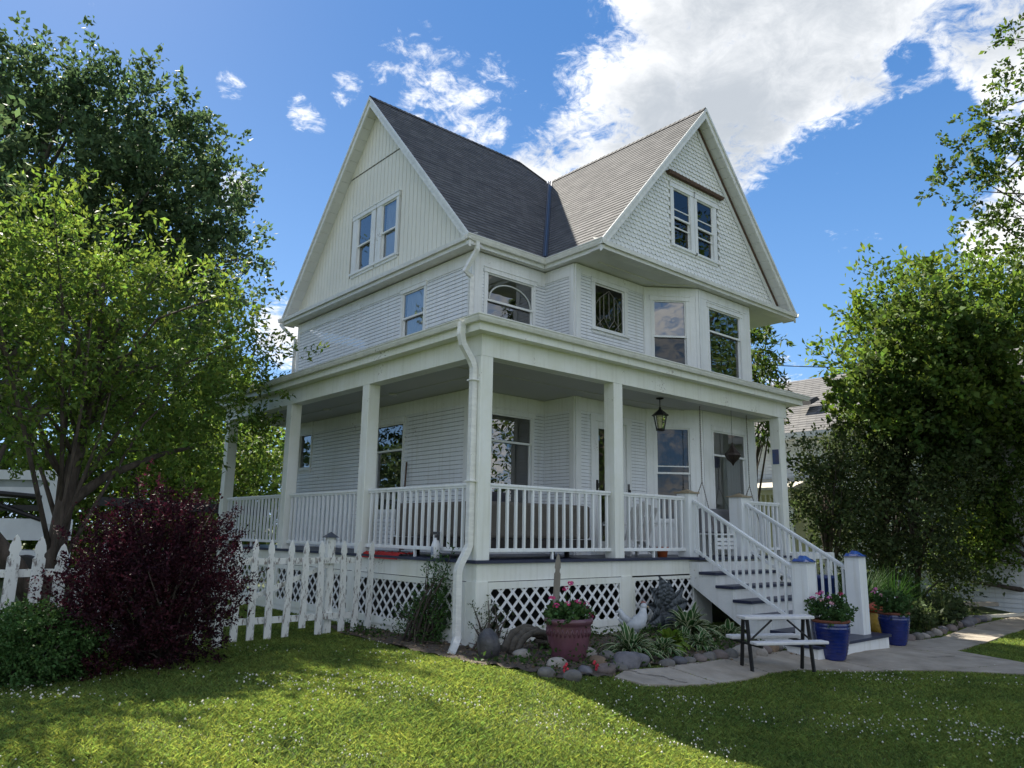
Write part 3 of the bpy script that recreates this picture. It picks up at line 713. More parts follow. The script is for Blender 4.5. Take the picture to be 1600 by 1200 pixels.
P_([(3.45,7.12),(wx0,7.12),(wx0,fx(wx0,.17)),(3.7,7.2)]); P_([(wx1,7.12),(10.43,7.12),(10.2,7.2),(wx1,fx(wx1,.17))]); P_([(wx0,7.12),(wx1,7.12),(wx1,7.70),(wx0,7.70)]); P_([(wx0,9.27),(wx1,9.27),(wx1,fx(wx1,.17)),(XG,fx(XG,.17)),(wx0,fx(wx0,.17))])
mb.build('gable_sheathing', scale_w, H)
mb = MB()   # flat trim inside the right rake and the open dark joint beside it
mb.poly([(XG+.05,.872,ZR2-.55),(XG+.05,.872,ZR2-.33),(10.15,.872,7.25),(10.0,.872,7.20)])
mb.poly([(3.8,.874,7.22),(3.62,.874,7.22),(XG-.05,.874,ZR2-.33),(XG-.05,.874,ZR2-.46)])
mb.build('rake_trim', white, H)
mb = MB(); mb.hexa([(XG+.03,.85,ZR2-.36),(10.12,.85,7.28),(10.12,.90,7.28),(XG+.03,.90,ZR2-.36),(XG+.03,.85,ZR2-.27),(10.20,.85,7.28),(10.20,.90,7.28),(XG+.03,.90,ZR2-.27)]); mb.build('open_joint', brown_gap, H)
F_h = Fr((5, .9), (1, 0), (0, -1))
window(F_h, 1.02, 1.57, 7.79, 9.07, meet=8.42, trim=.13, head=.14, bars=(8.62, 8.2), side=(.14, .17), glass_mat=glass_d)
window(F_h, 1.89, 2.45, 7.79, 9.07, meet=8.42, trim=.13, head=.142, bars=(8.62, 8.2), side=(.135, .17), glass_mat=glass_d)
mb = MB(); mb.hexa([(5.78,.80,9.36),(7.84,.80,9.37),(7.84,.90,9.37),(5.78,.90,9.36),(5.76,.78,9.43),(7.86,.78,9.425),(7.86,.90,9.425),(5.76,.90,9.43)]); mb.build('weathered_head_board', brown_gap, H)
# pent ledges, eave fascias and gutters of the big roof
mb = MB()
mb.hexa([(1.385,2.15,6.92),(1.385,10.25,6.92),(1.62,10.2,6.92),(1.62,2.2,6.92),(1.385,2.15,7.06),(1.385,10.25,7.06),(1.62,10.2,7.07),(1.62,2.2,7.07)])
mb.hexa([(1.33,2.12,7.00),(1.33,10.28,7.00),(1.385,10.28,7.00),(1.385,2.12,7.00),(1.32,2.12,7.08),(1.32,10.28,7.08),(1.66,10.15,7.24),(1.66,2.25,7.24)])
mb.build('pent_cornice', gutter_m, H)
mb = MB()
mb.hexa([(3.33,.62,6.92),(10.55,.62,6.92),(10.5,.86,6.92),(3.4,.86,6.92),(3.33,.62,7.05),(10.55,.62,7.05),(10.5,.86,7.06),(3.4,.86,7.06)])
mb.hexa([(3.30,.57,6.99),(10.58,.57,6.99),(10.58,.62,6.99),(3.30,.62,6.99),(3.30,.56,7.075),(10.58,.56,7.075),(10.5,.89,7.22),(3.4,.89,7.22)])
mb.build('front_cornice', gutter_m, H)
def gutter(pts, w=.11, h=.11, name='gutter'):
    """K-style gutter along a polyline (outer top edge), inside is to the left of travel"""
    mb = MB(); P = [Vector(p) for p in pts]
    prof = [(0,0),(0,-.018),(.012,-.022),(.018,-.055),(.04,-h),(w,-h),(w,.0),(w-.006,.0),(w-.006,-h+.01),(.045,-h+.01),(.008,-.012),(.008,0)]
    dirs = [(P[i+1]-P[i]).normalized() for i in range(len(P)-1)]; rings = []
    for i, p in enumerate(P):
        n0 = Vector((-dirs[max(0,i-1)].y, dirs[max(0,i-1)].x, 0)); n1 = Vector((-dirs[min(i,len(dirs)-1)].y, dirs[min(i,len(dirs)-1)].x, 0))
        b = (n0+n1).normalized(); b = b/max(.3, b.dot(n1)); rings.append([p+b*a+Vector((0,0,z)) for a, z in prof])
    n = len(prof); i0 = 0
    for r in rings: mb.v += [tuple(q) for q in r]
    for k in range(len(rings)-1):
        for j in range(n): mb.f.append((k*n+j, k*n+(j+1)%n, (k+1)*n+(j+1)%n, (k+1)*n+j)); mb.m.append(0)
    mb.f.append(tuple(range(n))[::-1]); mb.m.append(0); mb.f.append(tuple((len(rings)-1)*n+j for j in range(n))); mb.m.append(0)
    return mb.build(name, gutter_m, H)
gutter([(1.30,2.10,7.10),(3.28,2.10,7.10),(3.28,.54,7.10)])
gutter([(10.62,.54,7.10),(10.62,3,7.10)])
gutter([(1.36,10.32,7.10),(1.30,10.32,7.10)][::-1] if False else [(3.0,10.36,7.10),(1.28,10.36,7.10)])
mb = MB(); mb.box(1.42, 3.38, 2.215, 2.245, 6.915, 7.09); mb.box(3.385, 3.415, .66, 2.215, 6.915, 7.09); mb.build('eave_fascia', white, H)
def spout(pts, w=.062, name='downspout'):
    mb = MB(); mb.tube(pts, w*.98, 4, sq=.85); return mb.build(name, gutter_m, H)
spout([(1.56,2.16,6.99),(1.57,2.17,6.84),(1.545,2.20,6.76),(1.42,2.33,6.42),(1.60,2.36,6.36),(1.605,2.365,6.25),(1.605,2.365,5.3)])
spout([(1.35,10.30,6.95),(1.36,10.1,6.8),(1.62,9.92,6.5),(1.62,9.92,5.2)], .05)
# porch ---------------------------------------------------------------
PX1, PY1 = 8.62, 9.95
mb = MB(); mb.box(-.05, PX1+.06, -.05, 2.4, 1.155, 1.198); mb.box(-.05, 1.70, 2.4, PY1+.05, 1.155, 1.198); mb.box(4.93, 7.15, -.25, -.05, 1.153, 1.196); mb.build('porch_floor', navy, H)
mb = MB(); mb.box(0, PX1, -.0, .04, .905, 1.153); mb.box(0, .04, .04, PY1, .905, 1.153); mb.box(PX1-.04, PX1, .04, 1.5, .905, 1.153); mb.build('rim_board', trimcream, H)
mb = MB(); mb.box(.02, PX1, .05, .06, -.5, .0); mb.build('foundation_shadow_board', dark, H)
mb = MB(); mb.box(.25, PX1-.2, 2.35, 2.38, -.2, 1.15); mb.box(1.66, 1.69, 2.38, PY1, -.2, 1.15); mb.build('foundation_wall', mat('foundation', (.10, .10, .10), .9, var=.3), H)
# ceiling and beam
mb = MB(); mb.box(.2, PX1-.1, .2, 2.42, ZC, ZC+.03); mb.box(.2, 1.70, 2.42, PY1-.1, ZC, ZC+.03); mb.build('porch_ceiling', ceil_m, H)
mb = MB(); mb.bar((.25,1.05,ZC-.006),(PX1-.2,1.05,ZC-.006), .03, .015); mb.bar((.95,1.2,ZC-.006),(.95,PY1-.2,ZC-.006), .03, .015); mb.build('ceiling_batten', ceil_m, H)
mb = MB(); mb.box(-.003, PX1+.10, -.003, .235, 4.165, 4.50); mb.box(-.003, .235, .235, PY1+.03, 4.165, 4.50); mb.box(PX1-.15, PX1+.10, .235, 1.6, 4.165, 4.50); mb.box(.235, 1.66, PY1-.2, PY1+.03, 4.165, 4.5)
mb.build('porch_beam', trimcream, H)
mb = MB(); mb.box(-.19, 9.08, -.19, .02, 4.488, 4.51); mb.box(-.19, .02, .02, PY1+.22, 4.488, 4.51); mb.box(PX1+.1, 9.08, .02, 2.3, 4.488, 4.51); mb.build('porch_soffit', trimcream, H)
mb = MB(); mb.box(-.205, 9.095, -.205, -.18, 4.48, 4.66); mb.box(-.205, -.18, -.18, PY1+.24, 4.48, 4.66); mb.box(9.07, 9.095, -.18, 2.3, 4.48, 4.66)
mb.box(-.225, 9.11, -.225, -.2055, 4.60, 4.655); mb.box(-.225, -.2055, -.2055, PY1+.24, 4.60, 4.655)
mb.build('porch_fascia', trimcream, H)
gutter([(-.32,PY1+.3,4.695),(-.32,-.32,4.695),(9.25,-.32,4.695)], .095, .10, 'porch_gutter')
sl = .25; z0 = 4.675
mb = MB()
mb.poly([(-.24,-.24,z0),(9.2,-.24,z0),(9.2,2.4,z0+2.64*sl),(2.4,2.4,z0+2.64*sl)], 0, [(0,.5)]*4); mb.poly([(-.24,PY1+.3,z0),(-.24,-.24,z0),(2.4,2.4,z0+2.64*sl),(2.4,PY1+.3,z0+2.64*sl)], 0, [(0,.5)]*4)
mb.build('porch_roof', roof_m, H)
# posts
def post(x, y, name='porch_post', w=.23, z0=1.198, z1=4.165):
    mb = MB(); mb.box(0, w, 0, w, 0, z1-z0); return mb.build(name, trimcream, H, (x, y, z0), bevel=.008)
for (x, y) in ((0.0, 0.0), (2.94, 0), (8.39, 0), (0, 3.19), (0, 6.32), (0, 9.72)): post(x, y)
mb = MB(); mb.box(-.001, .0, .02, .03, 1.3, 4.1)
# railings ------------------------------------------------------------
rail_w = mat('rail_paint', (.80, .82, .82), .4, var=.08, vscale=2.5, bump=.1, chips=.05)
BAL = {}
def baluster(h):
    k = round(h, 2)
    if k not in BAL:
        mb = MB(); w = .019; mb.box(-w, w, -w, w, 0, h); tmp = mb.build('tmp_baluster', rail_w); me = tmp.data; bpy.data.objects.remove(tmp)
        BAL[k] = me
    return BAL[k]
def railing(a, b, zt, zb, n, nsup=1, zft=None, name='railing'):
    """a, b: (x,y,zfloor-offset) ends; zt/zb rail heights at a and b"""
    (ax, ay), (bx, by) = a, b; (zta, ztb), (zba, zbb) = zt, zb
    mb = MB(); mb.bar((ax,ay,zta-.02),(bx,by,ztb-.02), .075, .04); mb.bar((ax,ay,zta-.055),(bx,by,ztb-.055), .045, .035)
    r = mb.build(name, rail_w, H, bevel=.006)
    mb = MB(); mb.bar((ax,ay,zba),(bx,by,zbb), .05, .055); mb.build('bottom_rail', rail_w, r, bevel=.005)
    for k in range(n):
        t = (k+.5)/n + random.uniform(-.0012, .0012); x = ax+(bx-ax)*t; y = ay+(by-ay)*t; z0 = zba+(zbb-zba)*t; z1 = zta+(ztb-zta)*t-.06
        o = bpy.data.objects.new('baluster', baluster(z1-z0)); COL.objects.link(o); o.parent = r; o.location = (x, y, z0)
        o.rotation_euler = (random.uniform(-.004,.004), random.uniform(-.004,.004), 0)
    for k in range(nsup):
        t = (k+1)/(nsup+1); mb = MB(); x = ax+(bx-ax)*t; y = ay+(by-ay)*t; z = zba+(zbb-zba)*t; mb.box(x-.018, x+.018, y-.018, y+.018, 1.198, z); mb.build('rail_foot', rail_w, r)
    return r
RT, RB = (2.30, 2.30), (1.335, 1.335)
railing((.23,.115), (2.94,.115), RT, RB, 16); railing((3.17,.115), (5.0,.115), RT, RB, 11); railing((7.05,.115), (8.39,.115), RT, RB, 8)
railing((.115,.23), (.115,3.19), RT, RB, 17); railing((.115,3.42), (.115,6.32), RT, RB, 17); railing((.115,6.55), (.115,9.72), RT, RB, 18)
railing((5.135,-.02), (5.135,-1.98), (2.255,1.09), (1.33,.20), 15, 0, name='stair_railing'); railing((6.915,-.02), (6.915,-1.98), (2.255,1.09), (1.33,.20), 15, 0, name='stair_railing')
# newels
tan_cap = mat('tan_cap', (.33, .27, .18), .6, var=.3, vscale=8)
blue_cap = mat('blue_glass_cap', (.012, .03, .19), .2, col2=(.05, .12, .36), vscale=9, spec=.8)
def newel(x, y, z0, z1, cap, w=.27):
    mb = MB(); mb.box(0, w, 0, w, 0, z1-z0); n = mb.build('newel_post', rail_w, H, (x, y, z0), bevel=.008)
    c = MB(); h = z1-z0
    if cap == 'blue':
        g = .035; nn = 5; P = {}
        for i in range(nn+1):
            for j in range(nn+1):
                u = -g+(w+2*g)*i/nn; v = -g+(w+2*g)*j/nn; e = min(i, j, nn-i, nn-j); P[(i,j)] = (u, v, h+.002+(.0, .04, .085)[min(2, e)]+.012*math.sin(i*2.1+j*1.3)*(e > 0)-(.015*((i*j) % 2) if e == 0 else 0))
        for i in range(nn):
            for j in range(nn): c.poly([P[(i,j)], P[(i+1,j)], P[(i+1,j+1)], P[(i,j+1)]])
        c.poly([(-g,-g,h-.012),(w+g,-g,h-.012),(w+g,w+g,h-.012),(-g,w+g,h-.012)][::-1]); c.build('post_cap', blue_cap, n, smooth=True)
    else:
        g = .035; c.box(-g, w+g, -g, w+g, h, h+.03); 
        i0 = [(.02,.02,h+.03),(w-.02,.02,h+.03),(w-.02,w-.02,h+.03),(.02,w-.02,h+.03)]; ap = (w/2, w/2, h+.09)
        for k in range(4): c.poly([i0[k], i0[(k+1)%4], ap])
        c.build('post_cap', tan_cap, n)
newel(5.0, .0, 1.198, 2.36, 'tan'); newel(6.78, .0, 1.198, 2.36, 'tan', .30)
newel(5.0, -2.25, -.32, 1.20, 'blue'); newel(6.78, -2.28, -.06, 1.27, 'blue')
# stairs
for i in range(1, 6):
    zt = 1.17-.217*i; yb = -.22-.338*(i-1); mb = MB(); mb.box(4.92, 7.12, yb-.375, yb-.008, zt-.05, zt); mb.build('tread', navy, H, bevel=.006)
for i in range(0, 6):
    zt = 1.15-.217*i-.03; yb = -.205-.338*i; mb = MB(); mb.box(5.0, 7.06, yb-.02, yb, zt-.19, zt); mb.build('riser', white, H)
for x in (4.965, 7.05):
    mb = MB(); low = lambda y: max(-.34, .72+.616*y); cols = [(0, -.215, 1.12)]+[(-.215-.338*k, -.215-.338*(k+1), 1.12-.217*(k+1)) for k in range(5)]+[(-1.905, -2.05, 1.12-.217*6)]
    for (y1_, y0_, zt_) in cols: mb.hexa([(x,y0_,low(y0_)),(x+.035,y0_,low(y0_)),(x+.035,y1_,low(y1_)),(x,y1_,low(y1_)),(x,y0_,zt_),(x+.035,y0_,zt_),(x+.035,y1_,zt_),(x,y1_,zt_)])
    mb.build('stringer', white, H)
mb = MB(); mb.box(4.78, 7.32, -2.46, -1.95, -.36, -.10); st = mb.build('bottom_step', white, H); mb = MB(); mb.box(4.74, 7.36, -2.50, -1.93, -.10, -.055); mb.build('step_tread', navy, st, bevel=.006)
def text(txt, size, loc, rot, m, parent, name='lettering', ext=.002):
    cu = bpy.data.curves.new(name, 'FONT'); cu.body = txt; cu.size = size; cu.extrude = ext; cu.align_x = 'CENTER'; cu.align_y = 'CENTER'
    t = bpy.data.objects.new('tmp', cu); COL.objects.link(t); dg = bpy.context.evaluated_depsgraph_get(); me = bpy.data.meshes.new_from_object(t.evaluated_get(dg)); bpy.data.objects.remove(t)
    me.materials.clear(); me.materials.append(m); o = bpy.data.objects.new(name, me); COL.objects.link(o); o.parent = parent; o.location = loc; o.rotation_euler = rot; return o
text('3', .14, (5.98, -.905, .60), (PI/2, 0, 0), mat('number_grey', (.22, .22, .24), .5), H, 'riser_number')
# lattice skirting
def lattice(fr, a, b, z0, z1, fa, fb, fz0, fz1, name='lattice_panel'):
    mb = MB(); w = .039; sp = .225
    for sgn, d in ((1, .012), (-1, .002)):
        h = z1-z0; c = a-h-.2
        while c < b+h:
            # centre line u = c + sgn*(z-z0)  (sgn<0 starts at c+h)
            u0 = c if sgn > 0 else c+h; zz0, zz1 = z0-.03, z1+.03; ua = u0+sgn*(zz0-z0); ub = u0+sgn*(zz1-z0)
            lo, hi = a-.03, b+.03
            def clip(ua, za, ub, zb):
                t0, t1 = 0, 1; du = ub-ua
                for lim, s in ((lo, 1), (hi, -1)):
                    ra = s*(ua-lim); rb = s*(ub-lim)
                    if ra < 0 and rb < 0: return None
                    if ra < 0: t0 = max(t0, ra/(ra-rb))
                    if rb < 0: t1 = min(t1, ra/(ra-rb))
                return (t0, t1) if t1 > t0+.02 else None
            r = clip(ua, zz0, ub, zz1)
            if r:
                P = lambda t: fr.to(ua+(ub-ua)*t, d, zz0+(zz1-zz0)*t)
                mb.bar(P(r[0]), P(r[1]), .009, w, up=(fr.u*(-sgn)+Vector((0,0,1))).normalized())
            c += sp
    o = mb.build(name, white, H)
    t = MB(); fr.box(t, fa, fb, -.01, .028, z1, fz1); fr.box(t, fa, fb, -.01, .028, fz0, z0); fr.box(t, fa, a, -.01, .028, z0, z1); fr.box(t, b, fb, -.01, .028, z0, z1); t.build('frame', trimcream, o)
    return o
F_p = Fr((0, 0), (1, 0), (0, -1)); F_q = Fr((0, 9.95), (0, -1), (-1, 0)); W = lambda y: 9.95-y
lattice(F_p, .25, 3.01, .25, .80, .20, 3.08, .14, .895); lattice(F_p, 3.40, 5.04, .265, .825, 3.33, 5.14, .17, .88)
lattice(F_p, 7.4, 8.3, .25, .80, 7.3, 8.4, .14, .895)
lattice(F_q, W(3.25), W(.52), .23, .815, W(3.30), W(.20), .12, .895); lattice(F_q, W(6.40), W(3.55), .23, .815, W(6.46), W(3.42), .12, .895); lattice(F_q, W(9.7), W(6.7), .23, .815, W(9.9), W(6.58), .12, .895)
for (fr_, a_, b_, d_, z_) in ((F_p, 0, .20, .020, .905), (F_p, 3.08, 3.33, .020, .905), (F_p, 5.14, 5.60, .020, .905), (F_p, .20, 3.08, .012, .14), (F_p, 3.33, 5.14, .012, .17), (F_p, 7.1, 7.3, .02, .905), (F_p, 8.4, 8.62, .02, .905),
                             (F_q, W(.20), W(-.018), .022, .905), (F_q, W(3.42), W(3.30), .022, .905), (F_q, W(6.58), W(6.46), .022, .905), (F_q, W(9.95), W(.20), .012, .12)):
    mb = MB(); fr_.box(mb, a_, b_, -.012, d_, -.1, z_); mb.build('skirt_board', trimcream, H)
# front corner downspout
sp = spout([(-.30,.10,4.62),(-.315,.10,4.44),(-.28,.10,4.30),(-.10,.11,4.08),(-.055,.11,3.98),(-.055,.11,3.6),(-.055,.11,1.55),(-.055,.11,1.42),(-.09,.105,1.34),(-.22,.10,1.14),(-.25,.10,1.05),(-.25,.10,.95),(-.25,.09,.26),(-.26,.07,.17),(-.33,.02,.09),(-.50,-.14,.03),(-.56,-.2,.02)], .068)
mb = MB(); mb.box(-.62+.03, -.60+.035, -.245, -.2, -.015, .045); 
mb = MB(); mb.box(-.125, .0, .04, .18, 3.78, 3.80); mb.box(-.125, .0, .04, .18, 2.3, 2.32); mb.build('strap', gutter_m, sp)
# wall lamps in ceiling
for y in (3.9, 6.6):
    mb = MB(); mb.lathe([(.09, 0), (.085, -.03), (.06, -.045)], (.95, y, ZC), 20); mb.build('ceiling_lamp', mat('lamp_rim', (.5, .5, .5), .4), H, smooth=True)
mb = MB(); mb.box(8.381, 8.389, .04, .19, 3.14, 3.46); mb.build('wall_plaque', mat('blue_plaque', (.02, .09, .26), .3, col2=(.12, .10, .14), vscale=7), H)
# ================================================================ vegetation helpers
def leaf_quads(C, A, l, w, rng, fold=.25):
    """leaves as folded rhombi. C (n,3) bases, A (n,3) unit axes, l,w arrays"""
    n = len(C); R = rng.normal(size=(n, 3)); B = np.cross(A, R); B /= np.linalg.norm(B, axis=1)[:, None]+1e-9; Nn = np.cross(A, B)
    l = l[:, None]; w = w[:, None]
    V = np.stack([C, C+A*l*.45+B*w*.5+Nn*w*fold, C+A*l, C+A*l*.45-B*w*.5+Nn*w*fold], 1).reshape(-1, 3)
    return V, np.arange(4*n).reshape(n, 4)
def sprays(rng, centers, dirs, L, s, per, droop=.0):
    """points strung along short twigs that leave each clump centre"""
    n = len(centers); T = rng.random((n, per))**.8; P = centers[:, None, :]+dirs[:, None, :]*(T*L[:, None])[:, :, None]
    P = P+rng.normal(size=(n, per, 3))*(s*(1.15-T*.75))[:, :, None]; P[:, :, 2] -= droop*T*T*L[:, None]
    A = dirs[:, None, :]*.7+rng.normal(size=(n, per, 3))*.75; A[:, :, 2] -= droop
    A /= np.linalg.norm(A, axis=2)[:, :, None]
    return P.reshape(-1, 3), A.reshape(-1, 3)
def crown_points(rng, ells, n, inner=.45):
    out = []; vol = np.array([e[1][0]*e[1][1]*e[1][2] for e in ells]); cnt = (n*vol/vol.sum()).astype(int)+1; dirs = []
    for (c, r), k in zip(ells, cnt):
        d = rng.normal(size=(k, 3)); d /= np.linalg.norm(d, axis=1)[:, None]; rad = inner+(1-inner)*rng.random(k)**.6; lump = 1+.16*np.sin(d[:, 0]*5+c[0])*np.cos(d[:, 2]*6+c[1])
        out.append(np.array(c)+d*(rad*lump)[:, None]*np.array(r)); dirs.append(d)
    return np.concatenate(out), np.concatenate(dirs)
def foliage(name, parent, base, ells, nspray, per, leaf, m, seed, sp_len=.6, sig=.12, inner=.45, droop=.1, up=.35, aspect=.5, gap=None):
    rng = np.random.default_rng(seed); P, D = crown_points(rng, ells, nspray, inner)
    if gap: 
        # carve open pockets so that what is behind shows through
        q = rng.random((gap, 3)); lo = P.min(0); hi = P.max(0); q = lo+q*(hi-lo)
        keep = np.ones(len(P), bool)
        for c in q: keep &= np.linalg.norm(P-c, axis=1) > (hi-lo).mean()*.085
        P, D = P[keep], D[keep]
    d = D+rng.normal(size=P.shape)*.55; d[:, 2] += up; d /= np.linalg.norm(d, axis=1)[:, None]
    L = sp_len*(.5+rng.random(len(P))); X, A = sprays(rng, P, d, L, sig, per, droop)
    l = leaf*(.4+1.05*rng.random(len(X))); V, F = leaf_quads(X-np.array(base), A, l, l*aspect, rng)
    o = fast_mesh(name, V, F, m, parent); return P, d, L
def trunk(parent, base, path, rads, targets, rng, m, r_limb=.05, nlimb=26, name='trunk'):
    mb = MB(); path = [Vector(p)-Vector(base) for p in path]; mb.tube(path, rads, 10)
    T = targets[rng.permutation(len(targets))[:nlimb]]-np.array(base)
    for t in T:
        t = Vector(t); k = 1+int(rng.random()*(len(path)-1)); k = min(k, len(path)-1)
        f = rng.random(); a = path[k-1].lerp(path[k], f)
        if t.z < a.z-.3: a = path[k-1]
        mid = a.lerp(t, .5)+Vector((rng.normal()*.12, rng.normal()*.12, .18*(t-a).length))
        r0 = min(r_limb, rads[k]*.7); mb.tube([a, a.lerp(mid, .5)+Vector((0,0,.05)), mid, mid.lerp(t, .55), t], [r0, r0*.8, r0*.55, r0*.35, r0*.12], 6)
    mb.build(name, m, parent, smooth=True)
def tree(name, label, cat, base, path, rads, ells, nspray, per, leaf, m, seed, bark, group=None, nlimb=26, r_limb=.06, **kw):
    t = thing(name, label, cat, base, 0, group); P, d, L = foliage('crown', t, base, ells, nspray, per, leaf, m, seed, **kw)
    trunk(t, base, path, rads, P, np.random.default_rng(seed+1), bark, r_limb, nlimb)
    return t
lf_yellow = mat('cherry_leaf', (.112, .170, .038), .5, island=.5, hue=.025, trans=.40, spec=.35, col2=(.070, .12, .026), vscale=.6)
lf_dark = mat('maple_leaf_dark', (.070, .112, .048), .55, island=.5, hue=.02, trans=.36, spec=.3, col2=(.042, .076, .036), vscale=.4)
lf_mid = mat('leaf_mid', (.085, .135, .026), .5, island=.55, hue=.025, trans=.35, col2=(.032, .06, .018), vscale=.5)
lf_back = mat('leaf_back', (.095, .15, .03), .55, island=.4, hue=.02, trans=.45, col2=(.05, .09, .022), vscale=.4)
lf_shrub = mat('leaf_shrub', (.065, .095, .034), .5, island=.5, hue=.02, trans=.25, col2=(.035, .05, .022), vscale=1.2)
lf_purple = mat('barberry_leaf', (.046, .010, .015), .5, island=.65, hue=.02, trans=.25, col2=(.020, .009, .013), vscale=1.6)
lf_box = mat('boxwood_leaf', (.050, .105, .028), .5, island=.35, hue=.015, trans=.12)
# ---- trees on the left
tree('cherry_tree', 'yellow-green fruit tree with a dark forked trunk just behind the picket fence', 'tree', (-3.95, 6.9, 0),
     [(-3.95,6.9,-.1),(-3.9,6.9,1.0),(-3.8,7.0,2.4),(-3.6,7.2,3.6),(-3.5,7.3,5.0),(-3.6,7.4,6.6)], [.24,.17,.14,.11,.07,.02],
     [((-4.6,7.0,4.9),(2.7,2.5,2.1)),((-2.7,7.3,5.0),(2.2,2.1,2.0)),((-5.6,6.4,4.7),(1.9,1.8,1.4)),((-2.3,7.2,4.1),(2.0,1.6,1.1)),((-6.2,5.6,5.4),(1.2,1.2,1.6)),((-.6,7.4,5.1),(1.3,1.0,.8)),((-3.6,7.0,6.5),(1.0,1.0,1.1)),((-5.4,6.8,6.2),(1.0,1.0,1.0)),((-1.0,7.6,6.2),(.9,.8,.7)),((-.9,8.2,3.9),(1.3,1.0,.7))],
     1050, 34, .12, lf_yellow, 11, trunk_m, nlimb=28, r_limb=.045, sp_len=.75, sig=.10, inner=.3, droop=.22, up=.5, aspect=.42, gap=20)
mb = MB(); mb.tube([(-4.0,6.85,.1),(-4.5,6.7,.9),(-5.0,6.6,1.5),(-5.2,6.5,1.65),(-5.1,6.5,2.1),(-4.9,6.5,2.9)], [.17,.17,.15,.11,.07,.03], 9); mb.tube([(-5.3,6.4,1.55),(-5.6,6.4,1.9),(-5.8,6.3,2.9)], [.12,.09,.04], 8); mb.tube([(-3.85,6.95,1.9),(-3.2,7.1,2.5),(-2.2,7.3,3.0),(-1.3,7.4,3.3)], [.11,.08,.05,.02], 8)
o = mb.build('low_limb', trunk_m, None, smooth=True); o.parent = bpy.data.objects['cherry_tree']; o.location = (3.95, -6.9, 0)
tree('tall_maple_tree', 'tall dark green maple rising behind the yellow-green fruit tree', 'tree', (-3.6, 24, 0),
     [(-3.6,24,-.2),(-3.6,24,4),(-3.8,24,8),(-3.9,24,12),(-4,24,17)], [.6,.5,.4,.28,.05],
     [((-3.37, 22.44, 16.75),(2.30,2.30,2.30)),((-2.52, 21.35, 18.13),(1.00,1.00,1.20)),((-4.04, 22.78, 17.68),(1.10,1.10,1.32)),((-1.31, 20.64, 16.8),(1.50,1.50,1.50)),((-0.19, 19.75, 16.47),(1.50,1.50,1.50)),((-0.25, 19.52, 17.52),(0.60,0.60,0.78)),((1.21, 18.97, 14.74),(1.50,1.50,1.50)),((1.92, 18.83, 12.88),(1.60,1.60,1.60)),((-2.23, 22.23, 13.74),(3.60,3.60,3.60)),((0.58, 20.01, 12.86),(3.00,3.00,3.00)),((2.58, 18.81, 10.79),(1.50,1.50,1.50)),((-0.21, 21.56, 9.57),(3.80,3.80,3.42)),((-3.51, 23.96, 11.37),(3.00,3.00,3.00)),((1.51, 18.43, 15.8),(0.50,0.50,0.65))],
     2000, 34, .21, lf_dark, 23, trunk2_m, nlimb=70, r_limb=.14, sp_len=1.0, sig=.20, inner=.4, droop=.05, up=.9, aspect=.6, gap=30)
tree('bright_tree', 'sunlit round-topped tree beyond the far end of the porch roof', 'tree', (5.5, 33, 0),
     [(5.5,33,0),(5.5,33,4),(5.6,33,8)], [.4,.3,.08], [((5.0,33,8.5),(4.2,3.5,3.2)),((8.4,34,7.0),(3.0,3,3.0)),((2,33,6),(2.5,2.5,3.4))],
     520, 34, .3, lf_back, 31, trunk2_m, nlimb=40, r_limb=.12, sp_len=1.2, sig=.28, gap=8, aspect=.6)
tree('yard_tree', 'tall yard tree left of the view that dapples the lawn with shade', 'tree', (-8.5, 13, 0), [(-8.5,13,-.1),(-8.5,13,4),(-8.3,12.8,8),(-8,12.6,12)], [.35,.28,.2,.05],
     [((-8.2,12.5,9.5),(3.0,2.6,3.2)),((-6.4,10.6,9.8),(1.3,1.3,1.3)),((-9.5,11,8),(3,2.5,2.5))], 330, 26, .2, lf_dark, 29, trunk2_m, nlimb=30, r_limb=.08, sp_len=1.3, sig=.22, gap=12)
bgroup = 'leafy shrubs behind the left end of the porch'
for i, (x, y, z, r, h, mm, lab) in enumerate([(-3.2,19,1.9,2.6,2.6,lf_back,'light green shrub behind the white boom lift'),(.6,18.5,2.0,2.3,2.8,lf_back,'sunlit shrub seen between the cherry trunk and the far porch post'),(3.4,20,2.4,2.6,3.4,lf_mid,'taller mid-green shrub seen between the two far porch posts'),(6.2,24,2.6,3.2,3.6,lf_back,'yellow-green shrub behind the far porch railing'),(-9,20,2.4,3.5,3.6,lf_dark,'dark shrub at the far left edge behind the boom lift')]):
    tree('tall_shrub', lab, 'shrub', (x, y, 0), [(x,y,0),(x+.1,y,z*.6),(x,y,z*1.2)], [.09,.06,.02], [((x,y,z),(r,r*.8,h)),((x+r*.5,y,z*1.3),(r*.6,r*.6,h*.6))], 330, 34, .19, mm, 40+i, trunk_m, group=bgroup, nlimb=24, r_limb=.04, sp_len=.8, sig=.2, gap=5, inner=.3, aspect=.6)
